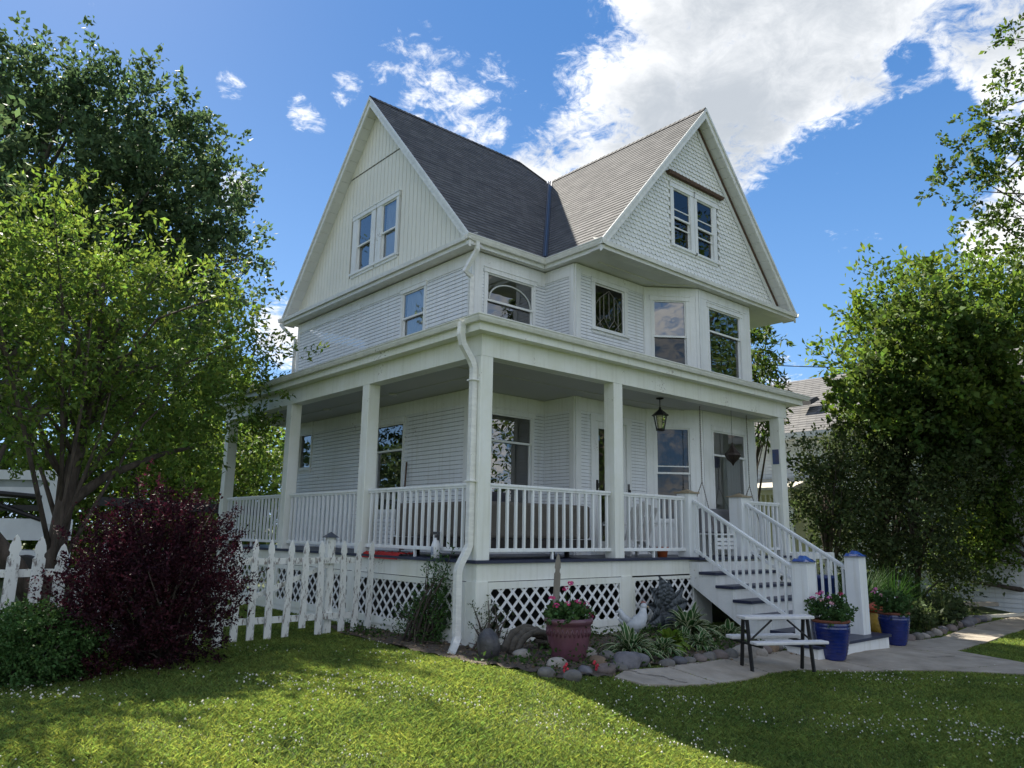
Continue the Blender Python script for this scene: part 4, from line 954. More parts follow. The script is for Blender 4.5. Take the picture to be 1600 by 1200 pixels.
# purple barberry and boxwood before the fence
def bush(name, label, base, ells, nspray, per, leaf, m, seed, group=None, twigs=30, **kw):
    t = thing(name, label, 'bush', base, 0, group); P, d, L = foliage('leaves', t, base, ells, nspray, per, leaf, m, seed, **kw)
    mb = MB(); rng = random.Random(seed); B = Vector(base)
    for k in rng.sample(range(len(P)), min(twigs, len(P))):
        e = Vector(P[k]+d[k]*L[k]*.8)-B; a = Vector((rng.uniform(-.2,.2), rng.uniform(-.2,.2), -.02)); mid = a.lerp(e, .5)+Vector((0,0,.1*e.length)); mb.tube([a, mid, e], [.018,.011,.004], 5)
    mb.build('stems', trunk_m, t, smooth=True); return t
bush('barberry_bush', 'large dark purple barberry bush in front of the picket fence', (-3.75, 1.35, 0),
     [((-3.85,1.3,.75),(.88,.75,.85)),((-4.2,1.1,.55),(.8,.7,.65)),((-3.3,1.65,1.0),(.55,.5,.65)),((-3.9,1.4,1.35),(.55,.5,.55)),((-4.05,1.5,1.72),(.24,.24,.34)),((-3.35,1.7,1.62),(.3,.3,.28)),((-3.1,1.85,1.3),(.36,.32,.42)),((-4.4,1.3,1.1),(.42,.4,.5))],
     1500, 40, .038, lf_purple, 51, twigs=70, sp_len=.34, sig=.035, inner=.25, droop=-.05, up=.75, aspect=.55)
bush('boxwood_bush', 'low round clipped green bush beside the purple barberry', (-5.05, 1.05, 0), [((-5.2,1.05,.27),(.66,.58,.46)),((-4.95,1.15,.25),(.5,.45,.38))], 1500, 22, .036, lf_box, 52, twigs=12, sp_len=.10, sig=.03, inner=.55, up=.3, aspect=.6)
# ---- trees and shrubs on the right
tree('norway_maple_tree', 'dense green maple sapling standing before the grey-roofed neighbour house', 'tree', (14.6, .6, -.1),
     [(14.6,.6,-.2),(14.5,.6,2.0),(14.6,.4,4.5),(14.5,.3,7.5)], [.16,.13,.09,.03],
     [((13.83, -1.1, 8.03),(0.33,0.33,0.43)),((14.08, -1.04, 6.95),(0.85,0.85,0.85)),((15.27, -1.52, 6.37),(1.20,1.20,1.32)),((13.55, -0.27, 5.77),(0.75,0.75,0.75)),((14.37, -0.77, 4.95),(1.50,1.50,1.35)),((12.95, 0.21, 4.89),(0.65,0.65,0.59)),((15.98, -1.79, 5.03),(1.10,1.10,1.10)),((12.65, 0.26, 5.71),(0.35,0.35,0.32))],
     860, 40, .15, lf_mid, 61, trunk_m, nlimb=50, r_limb=.045, sp_len=.6, sig=.13, inner=.3, gap=12, aspect=.75, droop=.2)
SG = 'shrubs along the neighbour house'
for i, (b, el, mm, n, lab) in enumerate([
    ((13.2,1.5,-.1), [((13.05, 1.62, 2.77),(0.60,0.60,0.72)),((12.98, 1.24, 3.96),(0.60,0.60,0.60)),((12.73, 2.04, 2.25),(0.40,0.40,0.40)),((13.25, 0.63, 3.34),(0.90,0.90,0.99)),((13.76, 1.23, 1.93),(0.80,0.80,0.80))], lf_shrub, 330, 'open small-leaved shrub beside the right porch post'),
    ((14.6,-.2,-.2), [((13.71, -0.17, 2.26),(1.30,1.30,1.43)),((14.55, -0.58, 3.62),(1.40,1.40,1.12)),((13.24, 0.54, 1.11),(0.90,0.90,0.72)),((14.41, -0.4, 0.81),(1.10,1.10,0.77))], lf_shrub, 620, 'dark shrub behind the feathery green clump'),
    ((17.2,-2.6,-.2), [((16.54, -1.39, 2.67),(1.30,1.30,1.56)),((16.87, -2.04, 4.05),(0.90,0.90,0.90)),((16.23, -0.72, 1.12),(1.00,1.00,0.80)),((17.98, -1.62, 1.31),(0.70,0.70,0.63))], lf_mid, 620, 'broad-leaved dark green shrub at the right edge')]):
    tree('garden_shrub', lab, 'shrub', b, [b,(b[0],b[1],1.2),(b[0]+.2,b[1],2.6)], [.07,.05,.02], el, n, 30, .105, mm, 70+i, trunk_m, group=SG, nlimb=40, r_limb=.035, sp_len=.6, sig=.13, inner=.2, gap=9, aspect=.6)
mb = MB()
for a, b_, c in (((18.0,-3.2,-.3),(17.2,-2.2,.25),(16.0,-1.0,.5)),((18.3,-3.5,-.2),(17.0,-2.4,.9),(16.4,-1.5,1.8)),((18.2,-3.4,0),(17.8,-2.9,1.4),(17.3,-2.5,2.9))): mb.tube([a, b_, c], [.10,.08,.03], 8)
o = mb.build('bare_branch', trunk_m, smooth=True); tag(o, 'bare brown branches leaning low at the right edge of the yard', 'branch')
tree('far_maple_tree', 'light green tree standing behind the maple sapling and the neighbour roof', 'tree', (27.5, 3.5, 0), [(27.5,3.5,0),(27.5,3.5,6),(27.5,3.5,11)], [.4,.3,.06],
     [((27.6,2.6,10.4),(3.4,3.2,2.8)),((29.3,.8,9.6),(3,3,3)),((26.6,4.6,9),(2.4,2.4,2.2))], 600, 32, .28, lf_back, 81, trunk2_m, nlimb=36, r_limb=.12, sp_len=1.5, sig=.28, gap=8, up=.9)
tree('overhanging_tree', 'tall street tree whose ragged leafy boughs reach in at the upper right', 'tree', (12.9, -7.2, -.36),
     [(12.9,-7.2,-.4),(12.8,-7.1,3),(12.6,-7.0,6.5),(12.3,-6.8,10),(12.2,-6.8,14)], [.42,.34,.28,.2,.06],
     [((8.83, -3.64, 8.56),(0.28,0.28,0.20)),((9.06, -4.04, 9.31),(0.34,0.34,0.24)),((9.57, -4.34, 8.76),(0.45,0.45,0.32)),((9.99, -4.51, 8.02),(0.45,0.45,0.32)),((9.52, -4.75, 10.51),(0.36,0.36,0.25)),((9.5, -4.98, 11.45),(0.30,0.30,0.21)),((9.35, -4.03, 8.32),(0.28,0.28,0.20)),((9.93, -4.26, 7.26),(0.33,0.33,0.23)),((8.68, -3.53, 8.62),(0.18,0.18,0.13)),((9.28, -4.36, 9.82),(0.34,0.34,0.24)),((9.85, -4.78, 9.52),(0.50,0.50,0.35)),((9.51, -4.04, 7.82),(0.25,0.25,0.17)),((11.6,-6.2,9.5),(1.1,1.1,1.1))],
     620, 28, .10, lf_mid, 91, trunk_m, nlimb=90, r_limb=.05, sp_len=.34, sig=.07, inner=.1, gap=3, up=.2, aspect=.6)
tree('ash_tree', 'tree with drooping leaves just beyond the right corner of the house', 'tree', (13.13, 3.71, 0), [(13.13,3.71,0),(13.13,3.71,3.5),(12.15,2.71,6.4)], [.14,.10,.03],
     [((12.15, 2.71, 6.78),(.42,.6,.65)),((12.31, 2.82, 5.85),(.40,.6,.7)),((12.03, 2.64, 4.88),(.40,.5,.7))], 130, 26, .17, lf_mid, 101, trunk_m, nlimb=24, r_limb=.04, sp_len=.42, sig=.11, droop=.5, up=-.1, aspect=.38, gap=5)
tree('street_tree', 'broad street tree behind the viewer, seen only as a reflection in the bay windows', 'tree', (24, -16, -.4), [(24,-16,-.4),(24,-16,5),(24,-16,9)], [.5,.4,.1],
     [((24,-13,9),(6,5,6)),((26,-12,13),(5,4,4)),((19,-12,6),(4,4,4)),((30,-18,8),(6,6,6))], 1500, 26, .24, lf_mid, 111, trunk2_m, nlimb=20, r_limb=.15, sp_len=2.2, sig=.5, gap=4)
# ferny clump right of the stairs
def strands(name, label, cat, base, n, L, spread, m, seed, w=.012, group=None, arch=1.0, fuzz=0):
    rng = np.random.default_rng(seed); V = []; F = []; k = 6
    for i in range(n):
        a = rng.random()*2*PI; rr = rng.random()**.5*spread*.35; p = np.array([math.cos(a)*rr, math.sin(a)*rr, 0]); out = np.array([math.cos(a), math.sin(a), 0]); l = L*(.55+.5*rng.random()); lean = (.15+.75*rng.random())*arch
        side = np.array([-out[1], out[0], 0]); ww = w*(.7+.6*rng.random()); pts = []
        for j in range(k+1):
            t = j/k; pts.append(p+out*l*lean*t*t*.9+np.array([0,0,1])*l*(t-.42*lean*t*t)+side*.03*math.sin(i+t*3))
        i0 = len(V)
        for j, q in enumerate(pts):
            f = math.sin(PI*min(1, .12+.88*(j/k)))**.7 if j < k else .05; V += [q-side*ww*f, q+side*ww*f]
        for j in range(k): F.append([i0+2*j, i0+2*j+1, i0+2*j+3, i0+2*j+2])
        if fuzz:
            for _ in range(fuzz):
                t = .3+.7*rng.random(); q = pts[min(k, int(t*k))]; dd = rng.normal(size=3); dd[2] = abs(dd[2])*.4; dd = dd/np.linalg.norm(dd)*.09*(1.2-t); s2 = np.cross(dd, [0, 0, 1])*.06; i0 = len(V); V += [q, q+dd*.5+s2, q+dd, q+dd*.5-s2]; F.append([i0, i0+1, i0+2, i0+3])
    o = fast_mesh(name, V, F, m, loc=base, smooth=True); tag(o, label, cat, group); return o
fern_m = mat('fern_green', (.022, .055, .014), .55, island=.4, trans=.3)
for i, (x, y, lab) in enumerate([(10.3,-.6,'feathery light green clump right behind the stair newel'),(11.3,-.9,'feathery green clump farther right of the stair newel')]):
    strands('asparagus_fern', lab, 'plant', (x, y, terr(x, y)), 420, 1.35, 1.1, fern_m, 120+i, w=.008, group='feathery clumps', fuzz=14)
for i, (x, y) in enumerate([(9.3,-1.4),(9.9,-1.7),(10.6,-1.7),(11.4,-1.6),(12.4,-1.3),(13.3,-1.2),(8.6,-1.0)]):
    pass
strands('border_plants', 'mixed low green border plants beside the side walk', 'plants', (0, 0, -.3), 1, .1, .1, fern_m, 5)
bpy.data.objects.remove(bpy.data.objects['border_plants'])
GP = 'low green plants along the side walk'
for i, (x, y, lab) in enumerate([(9.3,-1.5,'leafy border plant behind the far blue pot'),(10.3,-1.75,'low border plant right of the far blue pot'),(11.5,-1.6,'low border plant midway along the side walk'),(12.8,-1.4,'low border plant near the pale timber edging')]):
    t = foliage
    bush('border_plant', lab, (x, y, terr(x, y)), [((x,y,terr(x,y)+.18),(.42,.32,.22))], 70, 18, .11, lf_shrub, 130+i, group=GP, twigs=10, sp_len=.25, sig=.06, up=.9, aspect=.45)
# climbing vine beside the corner downspout
bush('climbing_vine', 'wiry green vine growing up the lattice beside the corner downspout', (-.28, .95, 0), [((-.17,.82,.3),(.14,.26,.36)),((-.12,.68,.75),(.10,.17,.40)),((-.15,1.3,.25),(.10,.26,.28)),((-.08,.62,1.12),(.04,.08,.18))], 260, 18, .045, lf_box, 141, twigs=60, sp_len=.22, sig=.05, up=1.0, inner=.1, aspect=.4)
bush('weed_clump', 'straggly weeds at the corner of the lattice near the painted stone', (-.02, -.25, 0), [((.15,-.12,.25),(.25,.10,.3))], 60, 12, .04, lf_shrub, 142, twigs=20, sp_len=.2, sig=.04, up=1, aspect=.4)
# hostas: arching leaves with cream margins
hosta_g = mat('hosta_green', (.045, .10, .03), .45, island=.25, trans=.2); hosta_w = mat('hosta_margin', (.42, .45, .28), .5, island=.1, trans=.2); hosta_y = mat('hosta_lime', (.12, .19, .03), .45, island=.3, trans=.25)
def hosta(label, base, n, L, W, seed, lime=False, group='hostas in the mulch bed', edge=.3):
    rng = random.Random(seed); mb = MB(); K = 6
    for i in range(n):
        a = i*2.399+rng.uniform(-.3,.3); tier = i/n; l = L*(.65+.45*rng.random()); lean = .95-.75*tier+rng.uniform(-.1,.1); out = Vector((math.cos(a), math.sin(a), 0)); side = Vector((-out.y, out.x, 0)); w = W*(.75+.4*rng.random()); rows_ = []
        for k in range(K+1):
            t = k/K; c = out*l*(.15+.85*lean)*t*(1-.1*t)+Vector((0,0,1))*l*((1.05-.6*lean)*t-(.35+.5*lean)*t*t*.9+.02); hw = w*(math.sin(PI*min(1, t**.8*.98+.02))**.75 if t > .0 else .12); cup = .25*hw
            rows_.append([c-side*hw+Vector((0,0,cup)), c-side*hw*(1-edge)+Vector((0,0,cup*.5)), c, c+side*hw*(1-edge)+Vector((0,0,cup*.5)), c+side*hw+Vector((0,0,cup))])
        for k in range(K):
            for j in range(4): mb.poly([rows_[k][j], rows_[k][j+1], rows_[k+1][j+1], rows_[k+1][j]], 1 if (j in (0, 3) and not lime) else 0)
    bm_ = mb.build('hosta', [hosta_y if lime else hosta_g, hosta_w], None, base, smooth=True); tag(bm_, label, 'plant', group)
hosta('variegated hosta right behind the rock edging near the purple pot', (1.50,-1.50,-.03), 110, .74, .036, 1)
hosta('variegated hosta between the first hosta and the rooster statue', (2.15,-1.55,-.05), 80, .5, .034, 2)
hosta('lime green plant in the middle of the mulch bed', (2.62,-1.30,-.04), 80, .56, .06, 3, lime=True)
hosta('broad cream-edged hosta below the open side of the stairs', (3.85,-.75,-.02), 100, .85, .060, 4)
hosta('small cream-edged hosta partly behind the picnic table', (4.45,-1.1,-.1), 60, .62, .05, 5)
hosta('dark narrow-leaved plant just left of the picnic table', (3.15,-1.45,-.08), 90, .5, .034, 6)
# ================================================================ picket fence
GF = 'weathered white picket fence sections'
def picket_mesh(h, w=.125, t=.024):
    mb = MB(); hw = w/2; pr = [(-hw, 0), (-hw, h-.27), (-hw*.68, h-.245), (-hw*.68, h-.215), (-hw*.95, h-.185), (-hw*.80, h-.11), (-hw*.40, h-.035), (0, h), (hw*.40, h-.035), (hw*.80, h-.11), (hw*.95, h-.185), (hw*.68, h-.215), (hw*.68, h-.245), (hw, h-.27), (hw, 0)]
    a = [(x, -t/2, z) for x, z in pr]; b = [(x, t/2, z) for x, z in pr]; n = len(pr)
    mb.poly(a); mb.poly(b[::-1])
    for i in range(n): mb.poly([a[(i+1) % n], a[i], b[i], b[(i+1) % n]])
    return mb
rng = random.Random(4)
FR = thing('picket_fence', 'peeling white picket fence run ending at the porch lattice', 'fence', (-.6, 2.45, 0), 0, GF)
first = None
for i, (u, top, bot) in enumerate([(-2.63,1.22,.02),(-2.40,1.43,.0),(-2.16,1.44,.02),(-1.90,1.44,.0),(-1.63,1.43,.03),(-1.37,1.42,.14),(-1.10,1.43,.02),(-.71,1.43,.05),(-.49,1.44,.04),(-.24,1.42,.04)]):
    if first is None: first = picket_mesh(1.42).build('picket', peel, FR); o = first
    else: o = bpy.data.objects.new('picket', picket_mesh(top-bot, .105).build('x', peel).data); bpy.data.objects.remove(bpy.data.objects['x']); COL.objects.link(o); o.parent = FR
    o.location = (u+.6, rng.uniform(-.004,.004), bot if i else -.18); o.rotation_euler = (rng.uniform(-.02,.02), rng.uniform(-.02,.02) if i else .03, rng.uniform(-.05,.05))
for z in (.28, 1.12):
    mb = MB(); mb.bar((-2.15,.052,z),(.20,.052,z), .05, .09); mb.build('rail', peel, FR)
mb = MB(); mb.bar((-1.95,.09,.45),(-.35,.09,1.05), .03, .07); mb.build('brace', peel, FR)
mb = MB(); mb.box(-.36, -.24, .081, .20, -.05, 1.47); pp = mb.build('fence_post', peel, FR)
mb = MB(); mb.hexa([(-.40,.04,1.47),(-.20,.04,1.47),(-.20,.24,1.47),(-.40,.24,1.47),(-.303,.137,1.56),(-.297,.137,1.56),(-.297,.143,1.56),(-.303,.143,1.56)]); mb.build('post_cap', mat('slate_cap', (.06, .07, .09), .5), pp)
FL = thing('picket_fence', 'peeling white picket fence run behind the round clipped bush', 'fence', (-5.0, 2.45, 0), 0, GF)
for i, (u, top) in enumerate([(-5.62,1.46),(-5.17,1.48),(-4.90,1.46),(-4.66,1.37),(-4.42,1.2),(-4.15,1.42),(-3.9,1.42),(-3.65,1.42),(-3.4,1.42),(-3.15,1.42),(-2.9,1.42)]):
    o = picket_mesh(top-.02, .135 if i < 4 else .11).build('picket', peel, FL, (u+5.0, 0, .02)); o.rotation_euler = (0, rng.uniform(-.01,.03), 0)
mb = MB(); mb.bar((-1.2,.05,1.02),(2.2,.05,1.02), .05, .09); mb.build('rail', peel, FL); mb = MB(); mb.bar((-1.2,.05,.3),(2.2,.05,.3), .05, .09); mb.build('rail', peel, FL)
PO = thing('garden_post', 'white garden post with a terracotta cap at the left edge of the fence', 'post', (-5.50, 3.2, 0)); mb = MB(); mb.box(-.08,.08,-.08,.08,0,1.46); mb.build('shaft', white, PO)
mb = MB(); mb.hexa([(-.13,-.13,1.46),(.13,-.13,1.46),(.13,.13,1.46),(-.13,.13,1.46),(-.04,-.04,1.58),(.04,-.04,1.58),(.04,.04,1.58),(-.04,.04,1.58)]); mb.build('cap', mat('terracotta_cap', (.50, .16, .09), .6, var=.2), PO)
mb = MB(); mb.box(-.05,.05,-.04,.04,0,.22); o = mb.build('fence_stub', peel, None, (-2.78, 2.05, 0)); tag(o, 'short broken white fence stub in the grass beside the purple bush', 'stub')
# ================================================================ pots, table, garden things
def flowers(parent, base_z, r, seed, heads, hcol, leafm, nl=90, lh=.3, ll=.06, white_n=8, w_spread=1.3):
    rng = random.Random(seed); rn = np.random.default_rng(seed); P = []; 
    ells = [((0,0,base_z+lh*.45),(r*1.05,r*1.05,lh*.6))]; foliage('foliage', parent, (0,0,0), ells, nl, 14, ll, leafm, seed, sp_len=.12, sig=.035, up=.8, inner=.2, aspect=.75)
    st = MB()
    for k, (x, y, z) in enumerate(heads):
        st.tube([(x*.4,y*.4,base_z),(x*.9,y*.9,base_z+(z-base_z)*.6),(x,y,z)], .004, 4)
        h = MB()
        for q in range(16):
            a = rng.uniform(0, 2*PI); e = rng.uniform(-.4, 1.4); d = Vector((math.cos(a)*math.cos(e), math.sin(a)*math.cos(e), math.sin(e)*.7))*.042; c = Vector((x,y,z))+d
            for s in range(5):
                b = s*2*PI/5+a; nrm = d.normalized(); t1 = nrm.cross(Vector((.3,.2,1))).normalized(); t2 = nrm.cross(t1); dr = t1*math.cos(b)+t2*math.sin(b); dr2 = t1*math.cos(b+.6)+t2*math.sin(b+.6); dr3 = t1*math.cos(b-.6)+t2*math.sin(b-.6)
                h.poly([c, c+dr3*.010, c+dr*.017+nrm*.003, c+dr2*.010])
        h.build('flower_head', hcol[k % len(hcol)], parent)
    st.build('stems', leafm, parent)
    wh = MB()
    for _ in range(white_n):
        a = rng.uniform(0, 2*PI); rr = r*rng.uniform(.3, w_spread); z = base_z+rng.uniform(-.02, lh*1.1)
        wh.ball((math.cos(a)*rr, math.sin(a)*rr, z), .016, 6, 4)
    if white_n: wh.build('white_blossom', mat('white_petal', (.8,.8,.78), .6), parent)
magenta = mat('magenta_petal', (.52, .03, .16), .5, island=.2); pinkp = mat('pink_petal', (.50, .13, .32), .5, island=.25); palep = mat('pale_petal', (.55, .28, .33), .5, island=.2)
gleaf = mat('geranium_leaf', (.05, .10, .03), .55, island=.35, trans=.15)
soil = mat('potting_soil', (.03,.022,.018), .95)
cobalt = mat('cobalt_glaze', (.008, .022, .16), .12, var=.5, vscale=7, spec=.8, bump=.06); terra = mat('terracotta', (.20, .065, .035), .7, var=.3); plumg = mat('plum_glaze', (.15, .062, .085), .28, var=.3, vscale=4, bump=.1, bscale=30, spec=.6)
def blue_pot(label, loc, R, Hh, seed, heads, cols, wn):
    t = thing('flower_pot', label, 'flower pot', loc, 0, 'cobalt blue ribbed pots by the stairs')
    prof = [(R*.62,0),(R*.66,.01)]; n = 46
    for k in range(n+1):
        f = k/n; rr = R*(.66+.36*math.sin(f*PI*.62)**.9) if f > 0 else R*.66; rr = R*(.66+.34*min(1, (f*1.25))**.7)*(1-.03*max(0, f-.8)*5); rib = .002*math.sin(f*2*PI*11) if f < .94 else 0; prof.append((rr+rib, .012+f*(Hh-.05)))
    mb = MB(); mb.lathe(prof, n=48, cap=False); mb.poly([(R*.62*math.cos(2*PI*k/24), R*.62*math.sin(2*PI*k/24), 0) for k in range(24)][::-1]); mb.build('pot_body', cobalt, t, smooth=True)
    mb = MB(); mb.lathe([(R*.97,Hh-.045),(R*1.03,Hh-.035),(R*1.04,Hh-.005),(R*1.0,Hh),(R*.90,Hh),(R*.88,Hh-.06)], n=48, cap=False); mb.build('rim', terra, t, smooth=True)
    mb = MB(); mb.lathe([(R*.9,Hh-.05),(.01,Hh-.03)], n=24, cap=False); mb.build('soil', soil, t, smooth=True)
    flowers(t, Hh-.03, R*.95, seed, heads, cols, gleaf, nl=120, lh=.34, ll=.055, white_n=wn); return t
blue_pot('cobalt blue pot of pink geraniums right beside the small picnic table', (5.18,-2.50,terr(5.18,-2.5)+.035), .275, .60, 1, [(-.25,.15,.92),(-.17,.1,.98),(-.12,-.05,.93),(-.2,-.12,.86),(-.05,.1,1.0),(.17,-.1,.98),(.22,-.02,.92),(-.28,.0,.90)], [pinkp, magenta, pinkp, palep], 12)
blue_pot('cobalt blue pot of sparse pink geraniums farther right of the stairs', (8.05,-2.27,terr(8.05,-2.27)+.035), .265, .58, 2, [(-.26,.18,.98),(-.33,.2,.92),(-.2,.12,.87),(.0,.0,.80),(.05,-.05,.84)], [pinkp, pinkp, palep], 9)
t = thing('purple_pot', 'large plum-glazed pot of magenta geraniums in front of the lattice', 'flower pot', (.43,-1.38,-.03)); R = .30
mb = MB(); mb.lathe([(R*.60,0),(R*.64,.01),(R*.78,.12),(R*.88,.26),(R*.94,.40),(R*.955,.46),(R*.965,.485),(R*1.03,.495),(R*1.055,.525),(R*1.04,.555),(R*.98,.565),(R*.92,.56),(R*.90,.50)], n=56, cap=False); mb.build('pot_body', plumg, t, smooth=True)
mb = MB()
for k in range(30):
    a = 2*PI*k/30; 
    for s in (-1, 1): mb.tube([(R*.955*math.cos(a+s*.10),R*.955*math.sin(a+s*.10),.44),(R*.952*math.cos(a+s*.05),R*.952*math.sin(a+s*.05),.39),(R*.935*math.cos(a),R*.935*math.sin(a),.345)], .0055, 5)
mb.build('leaf_relief', plumg, t, smooth=True)
mb = MB(); mb.lathe([(R*.93,.51),(.01,.53)], n=24, cap=False); mb.build('soil', soil, t, smooth=True)
flowers(t, .50, R*.85, 3, [(-.24,-.02,.72),(-.12,-.1,.74),(-.05,.0,.92),(.07,.03,.98),(.05,-.12,.76),(.26,-.06,.72),(.3,-.02,.66),(.28,-.12,.58),(-.2,.1,.8)], [magenta], gleaf, nl=110, lh=.16, ll=.05, white_n=6, w_spread=1.0)
o = picket_mesh(1.05, .085, .02).build('weathered_picket', mat('grey_weathered_wood', (.26, .235, .20), .9, var=.5, vscale=12, bump=.5, stretch=(1,1,.25)), None, (.50, -1.05, .28)); o.rotation_euler = (0, .05, -.5); tag(o, 'bare grey picket standing upright behind the plum-glazed pot', 'picket')
# small folding picnic table
TB = thing('picnic_table', 'small white picnic table with dark metal legs on the concrete path', 'table', (3.25,-2.66,terr(3.25,-2.66)+.035), math.radians(0)); plastic = mat('white_plastic', (.66,.65,.65), .5, var=.2, vscale=6, bump=.15, chips=.03)
AX = Vector((.88,-.47,0)).normalized(); SD = Vector((AX.y,-AX.x,0))
def plank(name, s, z, L, w, th, parent):
    mb = MB(); c = SD*s
    for k in range(2):
        o_ = (k-.5)*w/2
        mb.bar(c+SD*o_-AX*L/2+Vector((0,0,z)), c+SD*o_+AX*L/2+Vector((0,0,z)), w/2-.006, th)
    return mb.build(name, plastic, parent, bevel=.012)
plank('table_top', .0, .72, 1.08, .26, .045, TB); plank('bench_seat', .32, .42, 1.10, .18, .042, TB); plank('bench_seat', -.34, .42, 1.08, .20, .05, TB)
for e in (-1, 1):
    a = AX*e*.47; mb = MB()
    for s in (-1, 1): mb.bar(a+SD*.05*s+Vector((0,0,.70)), a+SD*.14*s, .038, .038)
    mb.bar(a-SD*.42+Vector((0,0,.38)), a+SD*.42+Vector((0,0,.38)), .028, .03)
    mb.build('leg_frame', black_m, TB); mb = MB(); mb.tube([a+SD*.10+Vector((0,0,.42)), AX*e*.12+SD*.10+Vector((0,0,.69))], .014, 8); mb.build('brace', black_m, TB)
# painted stone, hollow log, rooster, metal leaf sculpture
def rock_mesh(r, seed, sq=(1,.85,.62), det=3, rough=.12):
    bm = bmesh.new(); bmesh.ops.create_icosphere(bm, subdivisions=det, radius=1); rr = random.Random(seed); ph = [rr.uniform(0,6) for _ in range(9)]
    for v in bm.verts:
        p = v.co; k = 1+rough*(math.sin(p.x*2.3+ph[0])*math.cos(p.y*2.9+ph[1])+.6*math.sin(p.z*3.7+ph[2]+p.x*2))+.25*rough*math.sin(p.x*9+ph[3])*math.sin(p.y*8+ph[4]); v.co = Vector((p.x*sq[0], p.y*sq[1], p.z*sq[2]))*k*r
    me = bpy.data.meshes.new('rock'); bm.to_mesh(me); bm.free(); me.polygons.foreach_set('use_smooth', [True]*len(me.polygons)); return me
def rmat(n, c): return mat('stone_'+n, c, .85, col2=tuple(x*.62 for x in c), vscale=9, bump=.5, bscale=30)
RM = {'grey': rmat('grey', (.16,.15,.135)), 'pale': rmat('pale', (.33,.30,.26)), 'tan': rmat('tan', (.20,.14,.09)), 'pinkish': rmat('pinkish', (.18,.145,.13)), 'dark': rmat('dark', (.10,.10,.11)), 'bluish': rmat('bluish', (.15,.145,.155))}
ROCKS = [
 (-.42,-1.86,.11,'grey','flat grey rock at the lawn edge left of the purple pot'),(-.02,-1.62,.13,'pale','white speckled rock in front of the purple pot'),(.02,-.95,.14,'pale','pale rock lying under the hollow log'),(-.22,-2.08,.12,'grey','grey rock half sunk below the red flower spike'),
 (.14,-1.95,.10,'bluish','small bluish rock near the second red flower'),(.60,-1.72,.13,'tan','tan pointed rock right beside the purple pot'),(.42,-2.02,.13,'pinkish','pinkish rock in front of the tan rock'),(.72,-1.98,.11,'grey','grey rock at the head of the rock edging'),
 (.93,-1.90,.21,'bluish','largest bluish boulder of the rock edging'),(1.22,-1.83,.17,'bluish','second bluish boulder of the rock edging'),(1.02,-1.50,.12,'grey','grey rock behind the two bluish boulders'),(.86,-1.32,.13,'pale','pale rock just right of the purple pot rim shadow'),
 (1.62,-2.02,.11,'grey','small grey edging rock below the first hosta'),(1.92,-1.98,.12,'dark','dark edging rock between the hostas'),(2.15,-1.98,.10,'grey','low grey edging rock before the lime plant'),(2.40,-1.97,.11,'pinkish','pinkish edging rock right of the lime plant'),
 (2.68,-1.93,.12,'grey','grey edging rock left of the picnic table leg'),(2.95,-1.92,.13,'pinkish','pinkish edging rock behind the picnic table leg'),(3.22,-1.92,.14,'grey','round grey rock seen left under the picnic table'),(3.56,-1.94,.20,'pale','large pale boulder under the picnic table bench'),
 (3.90,-1.93,.16,'pale','second pale boulder under the picnic table bench'),(4.18,-1.86,.16,'pinkish','pinkish rock under the right half of the picnic table'),(4.45,-1.84,.15,'tan','tan rock near the foot of the stairs'),(4.70,-1.80,.13,'grey','last grey edging rock touching the stair newel')]
for (x, y, r, c, lab) in ROCKS:
    me = rock_mesh(r, int(x*100)+7); me.materials.append(RM[c]); o = bpy.data.objects.new('rock', me); COL.objects.link(o); o.location = (x, y, terr(x, y)+r*.36); o.rotation_euler = (0, 0, x*7); tag(o, lab, 'rock', 'rocks edging the mulch bed')
names = ['first','second','third','fourth','fifth','sixth','seventh','eighth','ninth','tenth','eleventh','twelfth','thirteenth','fourteenth','fifteenth','sixteenth']
for k in range(16):
    f = k/15; x = 8.9+5.2*f; y = -2.18+.33*f+random.uniform(-.05,.05); r = .11+.05*random.random(); c = random.choice(['grey','pale','bluish','pinkish'])
    me = rock_mesh(r, 200+k); me.materials.append(RM[c]); o = bpy.data.objects.new('rock', me); COL.objects.link(o); o.location = (x, y, terr(x, y)+r*.4); o.rotation_euler = (0,0,k); tag(o, '%s rock of the row edging the side walk, counted from the far blue pot' % names[k], 'rock', 'rocks edging the side walk')
me = rock_mesh(.19, 77, (.8,.75,1.15), 3, .08); me.materials.append(mat('painted_stone', (.030,.028,.035), .45, col2=(.11,.11,.11), vscale=5.5, bump=.5)); o = bpy.data.objects.new('painted_stone', me); COL.objects.link(o); o.location = (-.35,-.72,.17); tag(o, 'upright dark stone with pale paint streaks beside the downspout', 'stone')
LG = thing('hollow_log', 'arched hollow driftwood log lying between the dark stone and purple pot', 'log', (.42,-.55,0)); lgm = mat('driftwood', (.115,.10,.078), .95, col2=(.045,.04,.033), vscale=8, bump=1, bscale=22)
mb = MB()
for k, (dx, r) in enumerate(((0,.055),(.09,.05),(.17,.045))):
    pts = [(-.34+dx*.5+.34*math.cos(PI-PI*q/10)*1.0+.34, -dx*.9, .02+(.30-dx*.25)*math.sin(PI*q/10)) for q in range(11)]; mb.tube(pts, [r*(.8+.4*math.sin(q*1.7+k)**2) for q in range(11)], 8)
mb.tube([(.0,.05,.26),(.2,-.1,.22),(.42,-.14,.17),(.6,-.16,.10)], [.05,.04,.03,.015], 7); mb.tube([(.1,-.1,.16),(.3,-.16,.12),(.55,-.2,.06)], [.03,.03,.02], 6)
mb.build('bark_arch', lgm, LG, smooth=True)
